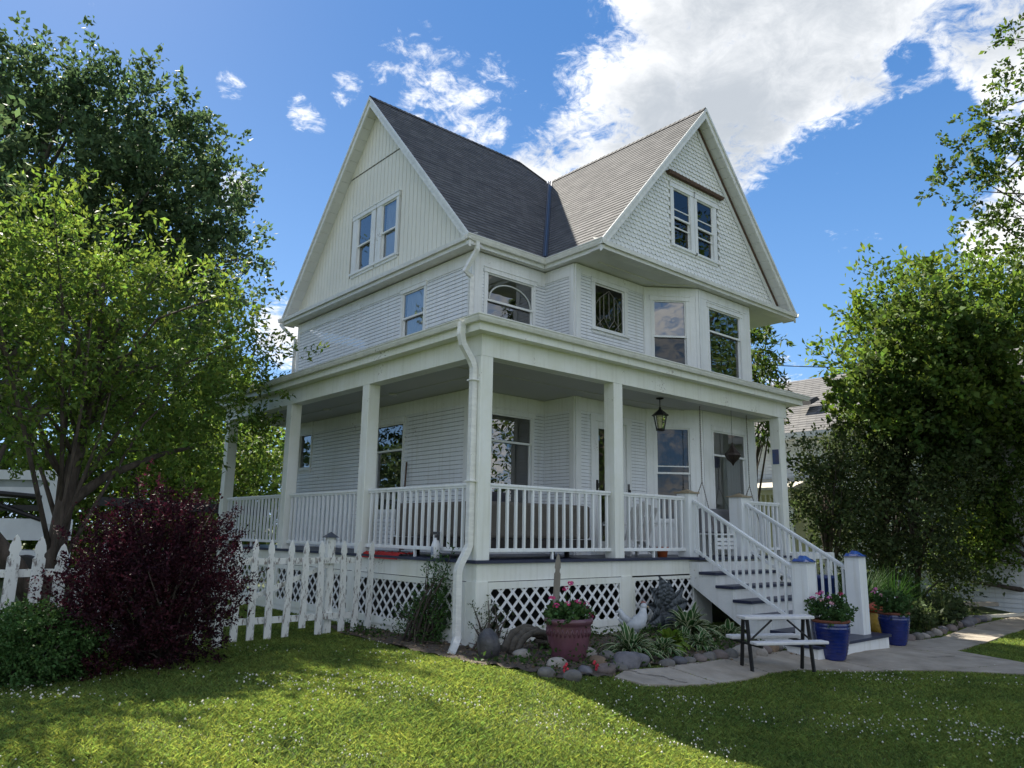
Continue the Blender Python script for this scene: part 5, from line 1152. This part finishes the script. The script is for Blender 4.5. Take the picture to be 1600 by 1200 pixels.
RO = thing('rooster_statue', 'small white rooster statue in front of the dark metal leaf sculpture', 'statue', (2.70,-.60,0), -.9); rw = mat('chalky_white', (.55,.58,.60), .6, var=.25, vscale=10)
mb = MB(); mb.tube([(-.13,0,.26),(-.07,0,.22),(.0,0,.22),(.07,0,.28),(.11,0,.36),(.12,0,.43),(.125,0,.48)], [.05,.10,.125,.115,.08,.055,.045], 14); mb.ball((.13,0,.50), .052, 12, 8); mb.tube([(-.10,0,.26),(-.19,0,.33),(-.24,0,.42),(-.30,0,.40)], [.07,.055,.04,.01], 10); mb.tube([(-.10,0,.22),(-.20,0,.26),(-.27,0,.30)], [.06,.045,.01], 8); mb.tube([(0,.04,.0),(0,.04,.18)], .018, 6); mb.tube([(0,-.04,.0),(0,-.04,.18)], .018, 6); mb.build('body', rw, RO, smooth=True)
mb = MB(); mb.tube([(.175,0,.50),(.215,0,.485)], [.018,.004], 6); mb.build('beak', mat('beak', (.35,.25,.12), .6), RO)
mb = MB(); [mb.ball((.10+.025*k,0,.555+.008*(k == 1)), .016, 6, 5) for k in range(3)]; mb.build('comb', mat('comb_red', (.30,.12,.10), .6), RO)
SC = thing('leaf_sculpture', 'dark sheet-metal leaf sculpture leaning at the second lattice panel', 'sculpture', (3.72,-.28,0)); pew = mat('pewter', (.095,.11,.122), .5, metal=.3, var=.4, vscale=6, bump=.2)
def petal(a, l, w, c=(0,0,.38), tw=.0):
    mb = MB(); d = Vector((math.cos(a), -.15, math.sin(a))).normalized(); s = Vector((-math.sin(a), 0, math.cos(a))); K = 8; P = []
    for k in range(K+1):
        t = k/K; hw = w*math.sin(PI*t**.85)**.8*(1+.04*math.sin(t*12)) if 0 < t < 1 else .01; q = Vector(c)+d*l*t+Vector((0,-.10*math.sin(t*PI)*(1+tw),0)); P.append((q-s*hw, q+Vector((0,.03,0)), q+s*hw))
    for k in range(K): mb.poly([P[k][0],P[k][1],P[k+1][1],P[k+1][0]]); mb.poly([P[k][1],P[k][2],P[k+1][2],P[k+1][1]])
    o = mb.build('metal_leaf', pew, SC, smooth=True); md = o.modifiers.new('solid', 'SOLIDIFY'); md.thickness = .006
for a, l, w in ((1.75,.55,.17),(1.25,.50,.14),(2.35,.50,.16),(.55,.62,.10),(.15,.66,.13),(2.95,.40,.13),(-.45,.52,.17),(-2.6,.42,.17),(-1.55,.40,.20)): petal(a, l, w)
mb = MB(); mb.tube([(0,.02,0),(0,0,.4)], .02, 8); mb.build('stake', black_m, SC)
for i, (x, y) in enumerate([(-.24,-2.0),(.22,-2.05)]):
    mb = MB(); [mb.ball((random.uniform(-.02,.02), random.uniform(-.02,.02), .04+.018*k), .018, 6, 4) for k in range(6)]; o = mb.build('flower_spike', mat('crimson_petal', (.45,.02,.04), .5), None, (x, y, terr(x, y)+.03)); tag(o, ['red flower spike at the lawn edge left of the purple pot','red flower spike at the lawn edge right of the purple pot'][i], 'flower', 'red flower spikes')
# things beside the stairs
BG = thing('soil_bag', 'slumped yellow bag with an orange top between the newel and blue pot', 'bag', (8.75,-1.62,terr(8.75,-1.62)))
me = rock_mesh(.32, 5, (.62,.5,1.0), 3, .07); me.materials.append(mat('yellow_plastic', (.38,.24,.02), .4, col2=(.20,.12,.02), vscale=5, bump=.8, bscale=12)); o = bpy.data.objects.new('bag_body', me); COL.objects.link(o); o.parent = BG; o.location = (0,0,.24)
me = rock_mesh(.2, 6, (.95,.7,.62), 3, .1); me.materials.append(mat('orange_plastic', (.42,.07,.02), .45, var=.4, vscale=6, bump=.6, bscale=14)); o = bpy.data.objects.new('bag_top', me); COL.objects.link(o); o.parent = BG; o.location = (0,0,.52)
BE = thing('potting_bench', 'white potting bench standing behind the right stair railing', 'bench', (9.3,.1,-.1)); 
mb = MB(); mb.box(-.75,.85,-.3,.3,1.22,1.36); mb.build('bench_top', white, BE, bevel=.01)
for x in (-.6,.7):
    for y in (-.22,.22): mb = MB(); mb.box(x-.06,x+.06,y-.06,y+.06,0,1.22); mb.build('leg', white, BE)
mb = MB(); mb.lathe([(.24,0),(.27,.02),(.29,.85),(.31,.86),(.31,.92),(.27,.93)], n=28); o = mb.build('blue_barrel', mat('blue_plastic', (.012,.03,.13), .35), None, (8.9,-.45,-.12), smooth=True); tag(o, 'dark blue barrel behind the right stair railing', 'barrel')
timber = mat('timber', (.34,.31,.26), .85, var=.35, vscale=7, bump=.5, stretch=(.3,.3,1)); 
mb = MB(); mb.bar((12.2,.2,.0),(16.2,-1.5,-.05), .12, .10); o = mb.build('garden_pole', timber); tag(o, 'long grey timber lying in front of the right-hand shrubs', 'timber')
mb = MB(); mb.bar((12.9,-1.4,-.24),(16.7,-2.1,-.27), .14, .07); o = mb.build('edging_board', mat('bright_timber', (.70,.66,.56), .8, var=.15)); tag(o, 'pale edging board between the border plants and side walk', 'edging')
MW = thing('yard_cart', 'dark wheeled yard cart cut off by the right edge', 'cart', (18.2,-2.35,-.3)); mb = MB()
for a in range(24):
    a0, a1 = 2*PI*a/24, 2*PI*(a+1)/24; mb.tube([(.30*math.cos(a0),0,.30+.30*math.sin(a0)),(.30*math.cos(a1),0,.30+.30*math.sin(a1))], .045, 6, cap=False)
mb.build('tyre', black_m, MW); mb = MB(); mb.lathe([(.24,-.02),(.24,.02)], n=20); o = mb.build('rim', mat('rim_grey', (.25,.25,.24), .5), MW); o.rotation_euler = (PI/2,0,0); o.location = (0,0,.30)
mb = MB(); mb.box(-.1,1.1,-.3,.4,.5,1.0); mb.build('tub', mat('cart_navy', (.015,.02,.06), .4), MW, bevel=.03)
# ================================================================ on the porch
z0 = 1.198
SF = thing('patio_sofa', 'taupe cushioned corner sofa backed against the porch railing', 'sofa', (.5,.5,z0)); taupe = mat('taupe_cloth', (.13,.115,.10), .9, var=.2, vscale=4, bump=.3); frame_m = mat('dark_wicker', (.035,.03,.028), .8, var=.3)
mb = MB(); mb.box(.0,2.3,-.08,.10,.30,.86); mb.build('back_cushion', taupe, SF, bevel=.05); mb = MB(); mb.box(-.1,.08,.25,2.3,.30,.86); mb.build('back_cushion', taupe, SF, bevel=.05)
mb = MB(); mb.box(.12,2.3,.12,.75,.30,.48); mb.box(.12,.75,.75,2.3,.30,.48); mb.build('seat_cushion', taupe, SF, bevel=.04); mb = MB(); mb.box(-.1,2.34,-.12,.78,.10,.29); mb.box(-.12,.78,.78,2.34,.10,.29); mb.build('frame', frame_m, SF)
for p in ((.25,.25),(2.0,.2),(.2,2.0),(2.1,.65)): mb = MB(); mb.box(p[0]-.03,p[0]+.03,p[1]-.03,p[1]+.03,0,.10); mb.build('leg', frame_m, SF)
mb = MB(); mb.box(-.2,.2,-.07,.07,0,.36); o = mb.build('throw_pillow', mat('pillow_dark', (.03,.03,.04), .9), None, (.95,.72,z0+.66), bevel=.05); tag(o, 'dark throw pillow on the corner sofa behind the corner post', 'pillow')
def adirondack(label, loc, rz):
    t = thing('adirondack_chair', label, 'chair', loc, rz, 'white plastic chairs on the porch'); w = plastic
    mb = MB()
    for k in range(5):
        x = (k-2)*.105; hh = .98-.05*abs(k-2); mb.bar((x,.05,.28),(x*1.12,.34,hh), .095, .02, up=(0,1,0))
    mb.build('backrest', w, t); mb = MB()
    for k in range(5): mb.bar((-.27,-.42+k*.11,.38-.025*k),(.27,-.42+k*.11,.38-.025*k), .095, .02)
    mb.build('seat', w, t)
    for s in (-1,1):
        mb = MB(); mb.bar((s*.34,-.48,.56),(s*.34,.22,.56), .12, .025); mb.build('armrest', w, t); mb = MB(); mb.bar((s*.31,-.42,0),(s*.31,-.42,.55), .03, .09, up=(0,1,0)); mb.build('leg', w, t); mb = MB(); mb.bar((s*.29,-.45,.34),(s*.29,.30,.03), .03, .11); mb.build('leg', w, t)
    return t
adirondack('white plastic chair facing the door behind the short railing', (4.35,.75,z0), PI-.3)
PS = thing('porch_swing', 'white slatted porch swing with grey cushion hung before the bay', 'swing', (7.0,.48,z0)); mb = MB()
for k in range(4): mb.bar((-.85,-.25+k*.13,.42),(.85,-.25+k*.13,.42), .10, .025)
mb.build('seat', white, PS); mb = MB(); [mb.bar((-.85,-.28,.16+.08*k),(.85,-.28,.16+.08*k), .02, .06) for k in range(3)]; mb.build('apron', white, PS)
mb = MB(); [mb.bar((-.85,.22+.012*k,.50+.09*k),(.85,.22+.012*k,.50+.09*k), .02, .065) for k in range(5)]; mb.bar((.86,.2,.1),(.86,.27,.98), .05, .04, up=(0,1,0)); mb.bar((-.86,.2,.1),(-.86,.27,.98), .05, .04, up=(0,1,0)); mb.build('backrest', white, PS)
mb = MB(); mb.box(-.8,.8,.05,.19,.45,.93); mb.build('cushion', mat('grey_cushion', (.17,.17,.18), .9, var=.1), PS, bevel=.04)
ch = mat('chain', (.11,.085,.07), .6, metal=.5)
def chain(pts, parent):
    mb = MB(); 
    for a, b_ in zip(pts[:-1], pts[1:]):
        a, b_ = Vector(a), Vector(b_); n = int((b_-a).length/.045)
        for k in range(n):
            p = a.lerp(b_, k/n); q = a.lerp(b_, (k+1.15)/n); o_ = Vector((.010,0,0)) if k % 2 else Vector((0,.010,0)); mb.tube([p, p.lerp(q,.5)+o_, q, p.lerp(q,.5)-o_, p], .0045, 4, cap=False)
    mb.build('chain', ch, parent)
chain([(-.86,-.0,3.0),(-.86,.0,1.45)], PS); chain([(.88,.0,3.0),(.88,.0,1.45)], PS)
for s in (-.86,.88):
    chain([(s,0,1.45),(s,-.26,.45)], PS); chain([(s,0,1.45),(s,.26,.9)], PS)
LN = thing('hanging_lantern', 'dark tapered glass lantern hanging from the porch ceiling by the entry', 'lantern', (4.86,.5,ZC)); mb = MB(); mb.lathe([(.075,0),(.07,-.02),(.02,-.035)], n=20); mb.tube([(0,0,-.03),(0,0,-.20)], .008, 6); mb.build('hanger', black_m, LN, smooth=True)
mb = MB(); mb.lathe([(.004,-.17),(.028,-.19),(.02,-.215),(.045,-.235),(.06,-.25),(.13,-.31),(.165,-.335),(.16,-.35),(.12,-.352)], n=6); mb.build('lantern_roof', black_m, LN)
mb = MB(); [mb.tube([(.125*math.cos(k*PI/3),.125*math.sin(k*PI/3),-.35),(.075*math.cos(k*PI/3),.075*math.sin(k*PI/3),-.62)], .008, 5) for k in range(6)]; mb.lathe([(.078,-.60),(.09,-.625),(.08,-.64),(.03,-.65)], n=6); mb.build('cage', black_m, LN)
mb = MB(); mb.lathe([(.115,-.355),(.07,-.61)], n=6, cap=False); mb.build('lantern_glass', glass('lantern_glass', .1, (.75,.72,.62)), LN)
SL = thing('star_lantern', 'dark pointed metal lantern hanging on a wire before the bay window', 'lantern', (7.0,.3,ZC)); mb = MB(); mb.tube([(0,0,0),(0,0,-.72)], .004, 4); mb.build('wire', black_m, SL)
mb = MB(); mb.lathe([(.004,-.70),(.03,-.76),(.10,-.86),(.155,-.92),(.165,-.97),(.12,-1.05),(.04,-1.12),(.006,-1.18)], n=8); mb.build('lantern_body', mat('pierced_metal', (.05,.035,.028), .5, metal=.5, var=.6, vscale=30), SL)
SB = thing('spray_bottle', 'white spray bottle standing at the porch edge below the railing', 'bottle', (-.01,.98,z0)); sbm = mat('bottle_white', (.70,.70,.72), .35); mb = MB(); mb.lathe([(.055,0),(.065,.01),(.068,.18),(.05,.24),(.025,.29),(.022,.31)], n=20); mb.build('bottle_body', sbm, SB, smooth=True)
mb = MB(); mb.lathe([(.026,.30),(.026,.34)], n=12); mb.box(-.02,.02,-.075,.05,.345,.39); mb.bar((0,-.05,.345),(0,-.035,.27), .015, .02); mb.build('trigger', mat('dark_trigger', (.06,.06,.07), .5), SB)
mb = MB(); [mb.box(-.0665,-.066+.0, -.03+.016*k, -.02+.016*k, .05, .17) for k in range(4)]; mb.build('label_print', mat('label_blue', (.2,.25,.38), .5), SB)
mb = MB(); K = 10; PP = [[(-.03+.34*i/K, 1.95+1.1*j/K, z0+.012+.05*abs(math.sin(i*1.3+j*.9))*(.6+.4*math.sin(j*2.2))+ (.0 if i > 1 else -.0)) for j in range(K+1)] for i in range(K+1)]
for i in range(K):
    for j in range(K): mb.poly([PP[i][j],PP[i+1][j],PP[i+1][j+1],PP[i][j+1]])
for j in range(K): mb.poly([PP[0][j], PP[0][j+1], (-.055, PP[0][j+1][1], z0-.055), (-.055, PP[0][j][1], z0-.055)])
o = mb.build('red_cloth', mat('red_cloth', (.38,.014,.012), .8, var=.3, vscale=8), None, smooth=True); tag(o, 'bright red cloth spread on the porch floor at the lattice fence end', 'cloth')
BR = thing('broom', 'old broom leaning on the side wall beside the window', 'broom', (1.45,4.2,z0)); mb = MB(); mb.tube([(0,0,.0),(.17,.15,1.75)], .018, 8); mb.build('handle', brown_gap, BR); mb = MB(); mb.tube([(-.01,-.12,.05),(.0,.0,.30)], [.05,.02], 8); mb.build('bristles', timber, BR)
mb = MB(); mb.lathe([(.08,0),(.11,.16),(.12,.18),(.10,.18)], n=20); o = mb.build('clay_pot', mat('orange_clay', (.42,.10,.03), .7), None, (4.55,.28,z0), smooth=True); tag(o, 'small orange clay pot on the floor behind the short railing', 'pot')
# ================================================================ neighbours and far things
NB = thing('neighbour_house', 'neighbour white clapboard house with grey shingle roof beyond the yard', 'house', (20,6,0))
def nbox(x0,x1,y0,y1,z0_,z1_): return (x0-20,x1-20,y0-6,y1-6,z0_,z1_)
F_n = Fr((16.9,9.0),(.0,-1),(-1,0)); F_n.p -= Vector((20,6,0))
mb = MB(); lap(mb, F_n, 0, 15.5, -.3, 5.0, .12, [(5.6,6.6,1.6,3.1),(9.8,10.9,1.4,3.2)]); mb.poly([F_n.to(0,-.05,-.3),F_n.to(15.5,-.05,-.3),F_n.to(15.5,-.05,5.0),F_n.to(0,-.05,5.0)]); mb.build('wall', siding, NB)
mb = MB(); rows(mb, (16.4-20,9.6-6,4.95), (0,-1,0), (1,0,.62), (-.62,0,1), 5.0, lambda v: (0, 17.0), .2); mb.build('roof', roof2_m, NB)
mb = MB(); mb.box(16.35-20,16.43-20,-7.4-6,9.6-6,4.78,4.95); mb.box(16.36-20,16.9-20,-7.4-6,9.6-6,4.74,4.78); mb.build('eave', soffit_m, NB)
for (a, b_, c, d_) in ((5.6,6.6,1.6,3.1),(9.8,10.9,1.4,3.2)):
    mb = MB(); F_n.box(mb, a-.1, a, -.05, .05, c, d_); F_n.box(mb, b_, b_+.1, -.05, .05, c, d_); F_n.box(mb, a-.1, b_+.1, -.05, .07, d_, d_+.14); F_n.box(mb, a-.1, b_+.1, -.05, .07, c-.1, c); o = mb.build('window', white, NB); mb = MB(); F_n.box(mb, a, b_, -.045, -.03, c, d_); mb.build('pane', mat('green_pane', (.03,.045,.025), .08), o)
mb = MB(); mb.hexa([(17.55-20,4.5-6,6.02),(17.55-20,3.9-6,6.02),(18.2-20,3.9-6,6.28),(18.2-20,4.5-6,6.28),(17.6-20,4.45-6,6.2),(17.6-20,3.95-6,6.2),(18.1-20,3.95-6,6.38),(18.1-20,4.45-6,6.38)]); mb.build('roof_vent', black_m, NB)
# cross gable of the neighbour
mb = MB(); mb.poly([(16.6-20,1.9-6,5.0),(16.6-20,-3.1-6,5.0),(16.6-20,-.6-6,7.3)]); mb.build('gable_wall', siding, NB)
mb = MB(); mb.hexa([(16.3-20,2.4-6,4.7),(16.3-20,-.6-6,7.45),(20-20,-.6-6,7.45),(20-20,2.4-6,4.7),(16.3-20,2.4-6,4.82),(16.3-20,-.6-6,7.6),(20-20,-.6-6,7.6),(20-20,2.4-6,4.82)]); mb.hexa([(16.3-20,-3.6-6,4.7),(16.3-20,-.6-6,7.45),(20-20,-.6-6,7.45),(20-20,-3.6-6,4.7),(16.3-20,-3.6-6,4.82),(16.3-20,-.6-6,7.6),(20-20,-.6-6,7.6),(20-20,-3.6-6,4.82)])
mb.build('gable_roof', roof2_m, NB)
PN = thing('neighbour_porch', 'small cream neighbour porch with spindle frieze beyond the yard', 'porch', (15.6,5.0,0)); yel = mat('pale_yellow', (.48,.46,.33), .7, var=.1)
mb = MB(); mb.hexa([(-.1,-1.4,3.05),(1.4,-1.4,3.45),(1.4,1.8,3.45),(-.1,1.8,3.05),(-.1,-1.4,3.13),(1.4,-1.4,3.55),(1.4,1.8,3.55),(-.1,1.8,3.13)]); mb.build('porch_roof', mat('pale_roof', (.52,.49,.42), .9, var=.3, vscale=5), PN)
mb = MB(); mb.box(1.2,1.3,-1.4,1.8,0,3.1); mb.build('back_wall', yel, PN); mb = MB(); mb.box(-.02,.04,-1.3,1.7,2.9,3.05); [mb.box(-.01,.02,-1.25+.17*k,-1.19+.17*k,2.62,2.9) for k in range(18)]; mb.box(-.02,.04,-1.3,1.7,2.57,2.63); mb.build('spindle_frieze', yel, PN)
for y in (-1.25,.2,1.65): mb = MB(); mb.box(-.05,.07,y-.06,y+.06,0,2.6); mb.build('post', white, PN)
HB = thing('far_house', 'grey-roofed house glimpsed at the right edge above the shrubs', 'house', (26.5,-3.6,.6))
mb = MB(); mb.box(0,8,-3,4.5,0,5.6); mb.build('wall', siding, HB); mb = MB(); rows(mb, (-.5,4.9,5.6), (0,-1,0), (1,0,.7), (-.7,0,1), 4.2, lambda v: (0, 8.5), .2); mb.poly([(-.5,4.9,5.5),(7,4.9,5.5),(3,4.9,8.0)], 0, [(0,.5)]*3); mb.build('roof', roof2_m, HB)
mb = MB(); pts = [(8+22*k/24., 14-14*k/24.*1.0, 8.6-1.0*math.sin(PI*k/24)) for k in range(25)]; mb.tube([(10+26*k/24, 16-20*k/24, 9.2-.7*math.sin(PI*k/24)) for k in range(25)], .02, 5); o = mb.build('power_line', mat('cable', (.03,.03,.03), .7)); tag(o, 'thin power line crossing the sky right of the house', 'cable')
# boom lift parked beyond the fence
BL = thing('boom_lift', 'white towable boom lift parked beyond the picket fence at far left', 'boom lift', (-3.0,15.0,0)); bw = mat('machine_white', (.62,.65,.68), .4, var=.12); redl = mat('label_red', (.35,.02,.04), .5); bluel = mat('label_navy', (.03,.07,.22), .5)
VX = Vector((.755,-.656,0)); VN = Vector((-.656,-.755,0))   # along the machine, and towards the street
def vb(mb, a0, a1, z0_, z1_, d0=0, d1=.3): 
    P = lambda a, d, z: VX*a+VN*d+Vector((0,0,z)); mb.hexa([P(a0,d1,z0_),P(a1,d1,z0_),P(a1,d0,z0_),P(a0,d0,z0_),P(a0,d1,z1_),P(a1,d1,z1_),P(a1,d0,z1_),P(a0,d0,z1_)])
mb = MB(); vb(mb, -3.5, .9, 2.75, 3.0); mb.build('upper_boom', bw, BL); mb = MB(); vb(mb, -1.6, 1.35, 2.28, 2.56, .0, .25); mb.build('boom', bw, BL)
mb = MB(); vb(mb, -2.6, .8, 1.2, 1.75, -.5, .3); vb(mb, -.9, .9, .55, .95, -.4, .3); mb.build('chassis', bw, BL)
mb = MB(); P = lambda a, d, z: VX*a+VN*d+Vector((0,0,z)); mb.hexa([P(.45,.35,1.65),P(.75,.35,1.6),P(.75,.05,1.6),P(.45,.05,1.65),P(.25,.35,2.5),P(.78,.35,3.0),P(.78,.05,3.0),P(.25,.05,2.5)]); mb.build('knuckle', bw, BL)
mb = MB(); vb(mb, -3.2, .3, 2.52, 2.76, .0, .2); mb.build('side_panel', mat('machine_grey', (.30,.34,.35), .5, var=.2), BL)
mb = MB(); vb(mb, -2.5, .3, 1.95, 2.1, .05, .25); mb.tube([P(-.9,.3,2.15),P(.5,.3,1.7)], .06, 8); mb.tube([P(-3,.1,2.9),P(-1.6,.3,2.45),P(.4,.3,2.3)], .07, 8); mb.build('hydraulics', black_m, BL)
mb = MB(); vb(mb, .45, .70, 2.30, 2.50, .251, .262); mb.build('navy_label', bluel, BL); mb = MB(); vb(mb, .76, 1.28, 2.32, 2.49, .251, .262); lb = mb.build('red_label', redl, BL)
rot = Matrix((VX, Vector((0,0,1)), VN)).transposed().to_euler()
c = P(1.02,.264,2.405); text('22.8XL', .14, c, rot, bw, BL); c = P(.58,.264,2.40); text('T', .2, c, rot, bw, BL)
for a in (-1.9, .2):
    mb = MB(); mb.lathe([(.38,-.12),(.42,-.08),(.42,.08),(.38,.12)], n=24); o = mb.build('wheel', black_m, BL); o.location = P(a,.32,.42); o.rotation_euler = Matrix((VX, Vector((0,0,1)), VN)).transposed().to_euler()
mb = MB(); mb.bar(P(-1.9,.9,.2),P(-1.0,.4,1.5), .12, .12); mb.build('outrigger', bw, BL)
mb = MB(); mb.bar((-2.0,12.6,2.2),(1.2,9.9,2.0), .12, .22); o = mb.build('dark_beam', mat('black_tarp', (.012,.013,.017), .6)); tag(o, 'long dark beam behind the purple bush ending at the porch post', 'beam')
# ================================================================ lawn
def blade_mat():
    M = mat('grass_blade', (.185, .240, .058), .5, island=.6, hue=.035, trans=.36, col2=(.085, .135, .036), vscale=1.1, spec=.3); return M
def lawn():
    rng = np.random.default_rng(99); Cx, Cy = -6.793, -8.485
    N = 1900000; ang = math.radians(90-41.09)+rng.uniform(-.66,.66,N); d = 2.4+rng.random(N)**1.0*20.5; x = Cx+np.cos(ang)*d; y = Cy+np.sin(ang)*d
    keep = np.ones(N, bool); keep &= ~((x > -.05) & (y > -.05)); keep &= ~inpoly(x, y, BED) | (rng.random(N) < .04); keep &= ~inpoly(x, y, BED2)
    for P, _ in SLABS: keep &= ~inpoly(x, y, P)
    keep &= y < 9
    # thinner towards bare patches
    patch = np.sin(x*2.1+1.3*np.sin(y*1.7))*np.cos(y*2.3+.7*np.sin(x*2.9)); keep &= rng.random(N) < (.80+.2*patch)
    x, y, d = x[keep], y[keep], d[keep]; n = len(x); z = -0.36*sstep((-y-1.2+0.25*np.clip(x, 0, 8))/3.4)
    h = (.018+.026*rng.random(n))*(1+.25*np.sin(x*3.1)*np.sin(y*2.7)); w = (.0016+.0030*(d/10))*(.6+.8*rng.random(n)); a = rng.random(n)*2*PI; lean = rng.normal(size=(n,2))*.7
    B = np.stack([x, y, z], 1); sx = np.stack([np.cos(a)*w, np.sin(a)*w, np.zeros(n)], 1); mid = B+np.stack([lean[:,0]*h*.35, lean[:,1]*h*.35, h*.6], 1); tip = B+np.stack([lean[:,0]*h, lean[:,1]*h, h], 1)
    V = np.stack([B-sx, B+sx, mid+sx*.7, tip], 1).reshape(-1,3); F = np.arange(4*n).reshape(n,4)
    o = fast_mesh('grass', V, F, blade_mat()); tag(o, 'short green lawn grass in front of the house', 'grass', kind='stuff')
    # clover heads
    N = 15000; ang = math.radians(90-41.09)+rng.uniform(-.66,.66,N); d = 2.6+rng.random(N)*12; x = Cx+np.cos(ang)*d; y = Cy+np.sin(ang)*d
    cl = np.sin(x*1.3+2)*np.sin(y*1.6+.5)+.6*np.sin(x*3.3+y*2.1); keep = (cl+.5*np.sin(x*6.1+1)*np.cos(y*5.3)+rng.normal(size=N)*.4 > .55) & ~((x > -.05) & (y > -.05)) & ~inpoly(x, y, BED) & ~inpoly(x, y, BED2) & (y < 2.0)
    for P, _ in SLABS: keep &= ~inpoly(x, y, P)
    x, y = x[keep], y[keep]; n = len(x); z = -0.36*sstep((-y-1.2+0.25*np.clip(x, 0, 8))/3.4)+.035+.02*rng.random(n); r = .005+.009*rng.random(n)**1.5
    O = np.array([(1,0,0),(0,1,0),(-1,0,0),(0,-1,0),(0,0,1),(0,0,-1)]); V = (np.stack([x,y,z],1)[:,None,:]+O[None]*r[:,None,None]).reshape(-1,3)
    tri = np.array([(0,1,4),(1,2,4),(2,3,4),(3,0,4),(1,0,5),(2,1,5),(3,2,5),(0,3,5)]); F = (tri[None]+(np.arange(n)*6)[:,None,None]).reshape(-1,3)
    o = fast_mesh('clover_flowers', V, F, mat('clover_white', (.62,.60,.50), .8, var=.2)); tag(o, 'small white clover heads scattered over the lawn', 'clover', kind='stuff')
    N = 30000; x = rng.uniform(-.8,15.2,N); y = rng.uniform(-2.2,3.3,N); gcv = np.sin(x*3.7+1)*np.cos(y*4.3)+.5*np.sin(x*9+y*7)+rng.normal(size=N)*.25; keep = (inpoly(x, y, BED) & (gcv > -.15) & ((x > .7) | (y < -.9) | (y > 1.6))) | (inpoly(x, y, BED2) & (gcv > -.5)); x, y = x[keep], y[keep]; n = len(x); z = -0.36*sstep((-y-1.2+0.25*np.clip(x, 0, 8))/3.4)+.03+.14*rng.random(n)**2*(1+.6*np.sin(x*5))
    A = rng.normal(size=(n,3)); A[:,2] = abs(A[:,2])*.8; A /= np.linalg.norm(A, axis=1)[:,None]; l = .035+.045*rng.random(n); V, F = leaf_quads(np.stack([x,y,z],1), A, l, l*.55, rng); o = fast_mesh('ground_cover', V, F, mat('ground_cover_leaf', (.045,.085,.022), .55, island=.45, hue=.02, trans=.25)); tag(o, 'low green ground cover spreading between rocks and hostas', 'ground cover', kind='stuff')
    # leaf litter in the beds
    N = 9000; x = rng.uniform(-.8,15,N); y = rng.uniform(-2.2,3.3,N); onp = np.zeros(N, bool)
    for P, _ in SLABS: onp |= inpoly(x, y, P)
    keep = inpoly(x, y, BED) | inpoly(x, y, BED2) | (onp & (rng.random(N) < .10) & (y > -2.5)); x, y = x[keep], y[keep]; n = len(x); z = -0.36*sstep((-y-1.2+0.25*np.clip(x, 0, 8))/3.4)+.05
    A = rng.normal(size=(n,3)); A[:,2] *= .3; A /= np.linalg.norm(A, axis=1)[:,None]; l = .03+.04*rng.random(n); V, F = leaf_quads(np.stack([x,y,z],1), A, l, l*.5, rng); o = fast_mesh('leaf_litter', V, F, mat('litter', (.14,.10,.065), .9, island=.6, hue=.02)); tag(o, 'dry brown leaf litter scattered over the planting beds', 'leaf litter', kind='stuff')
lawn()
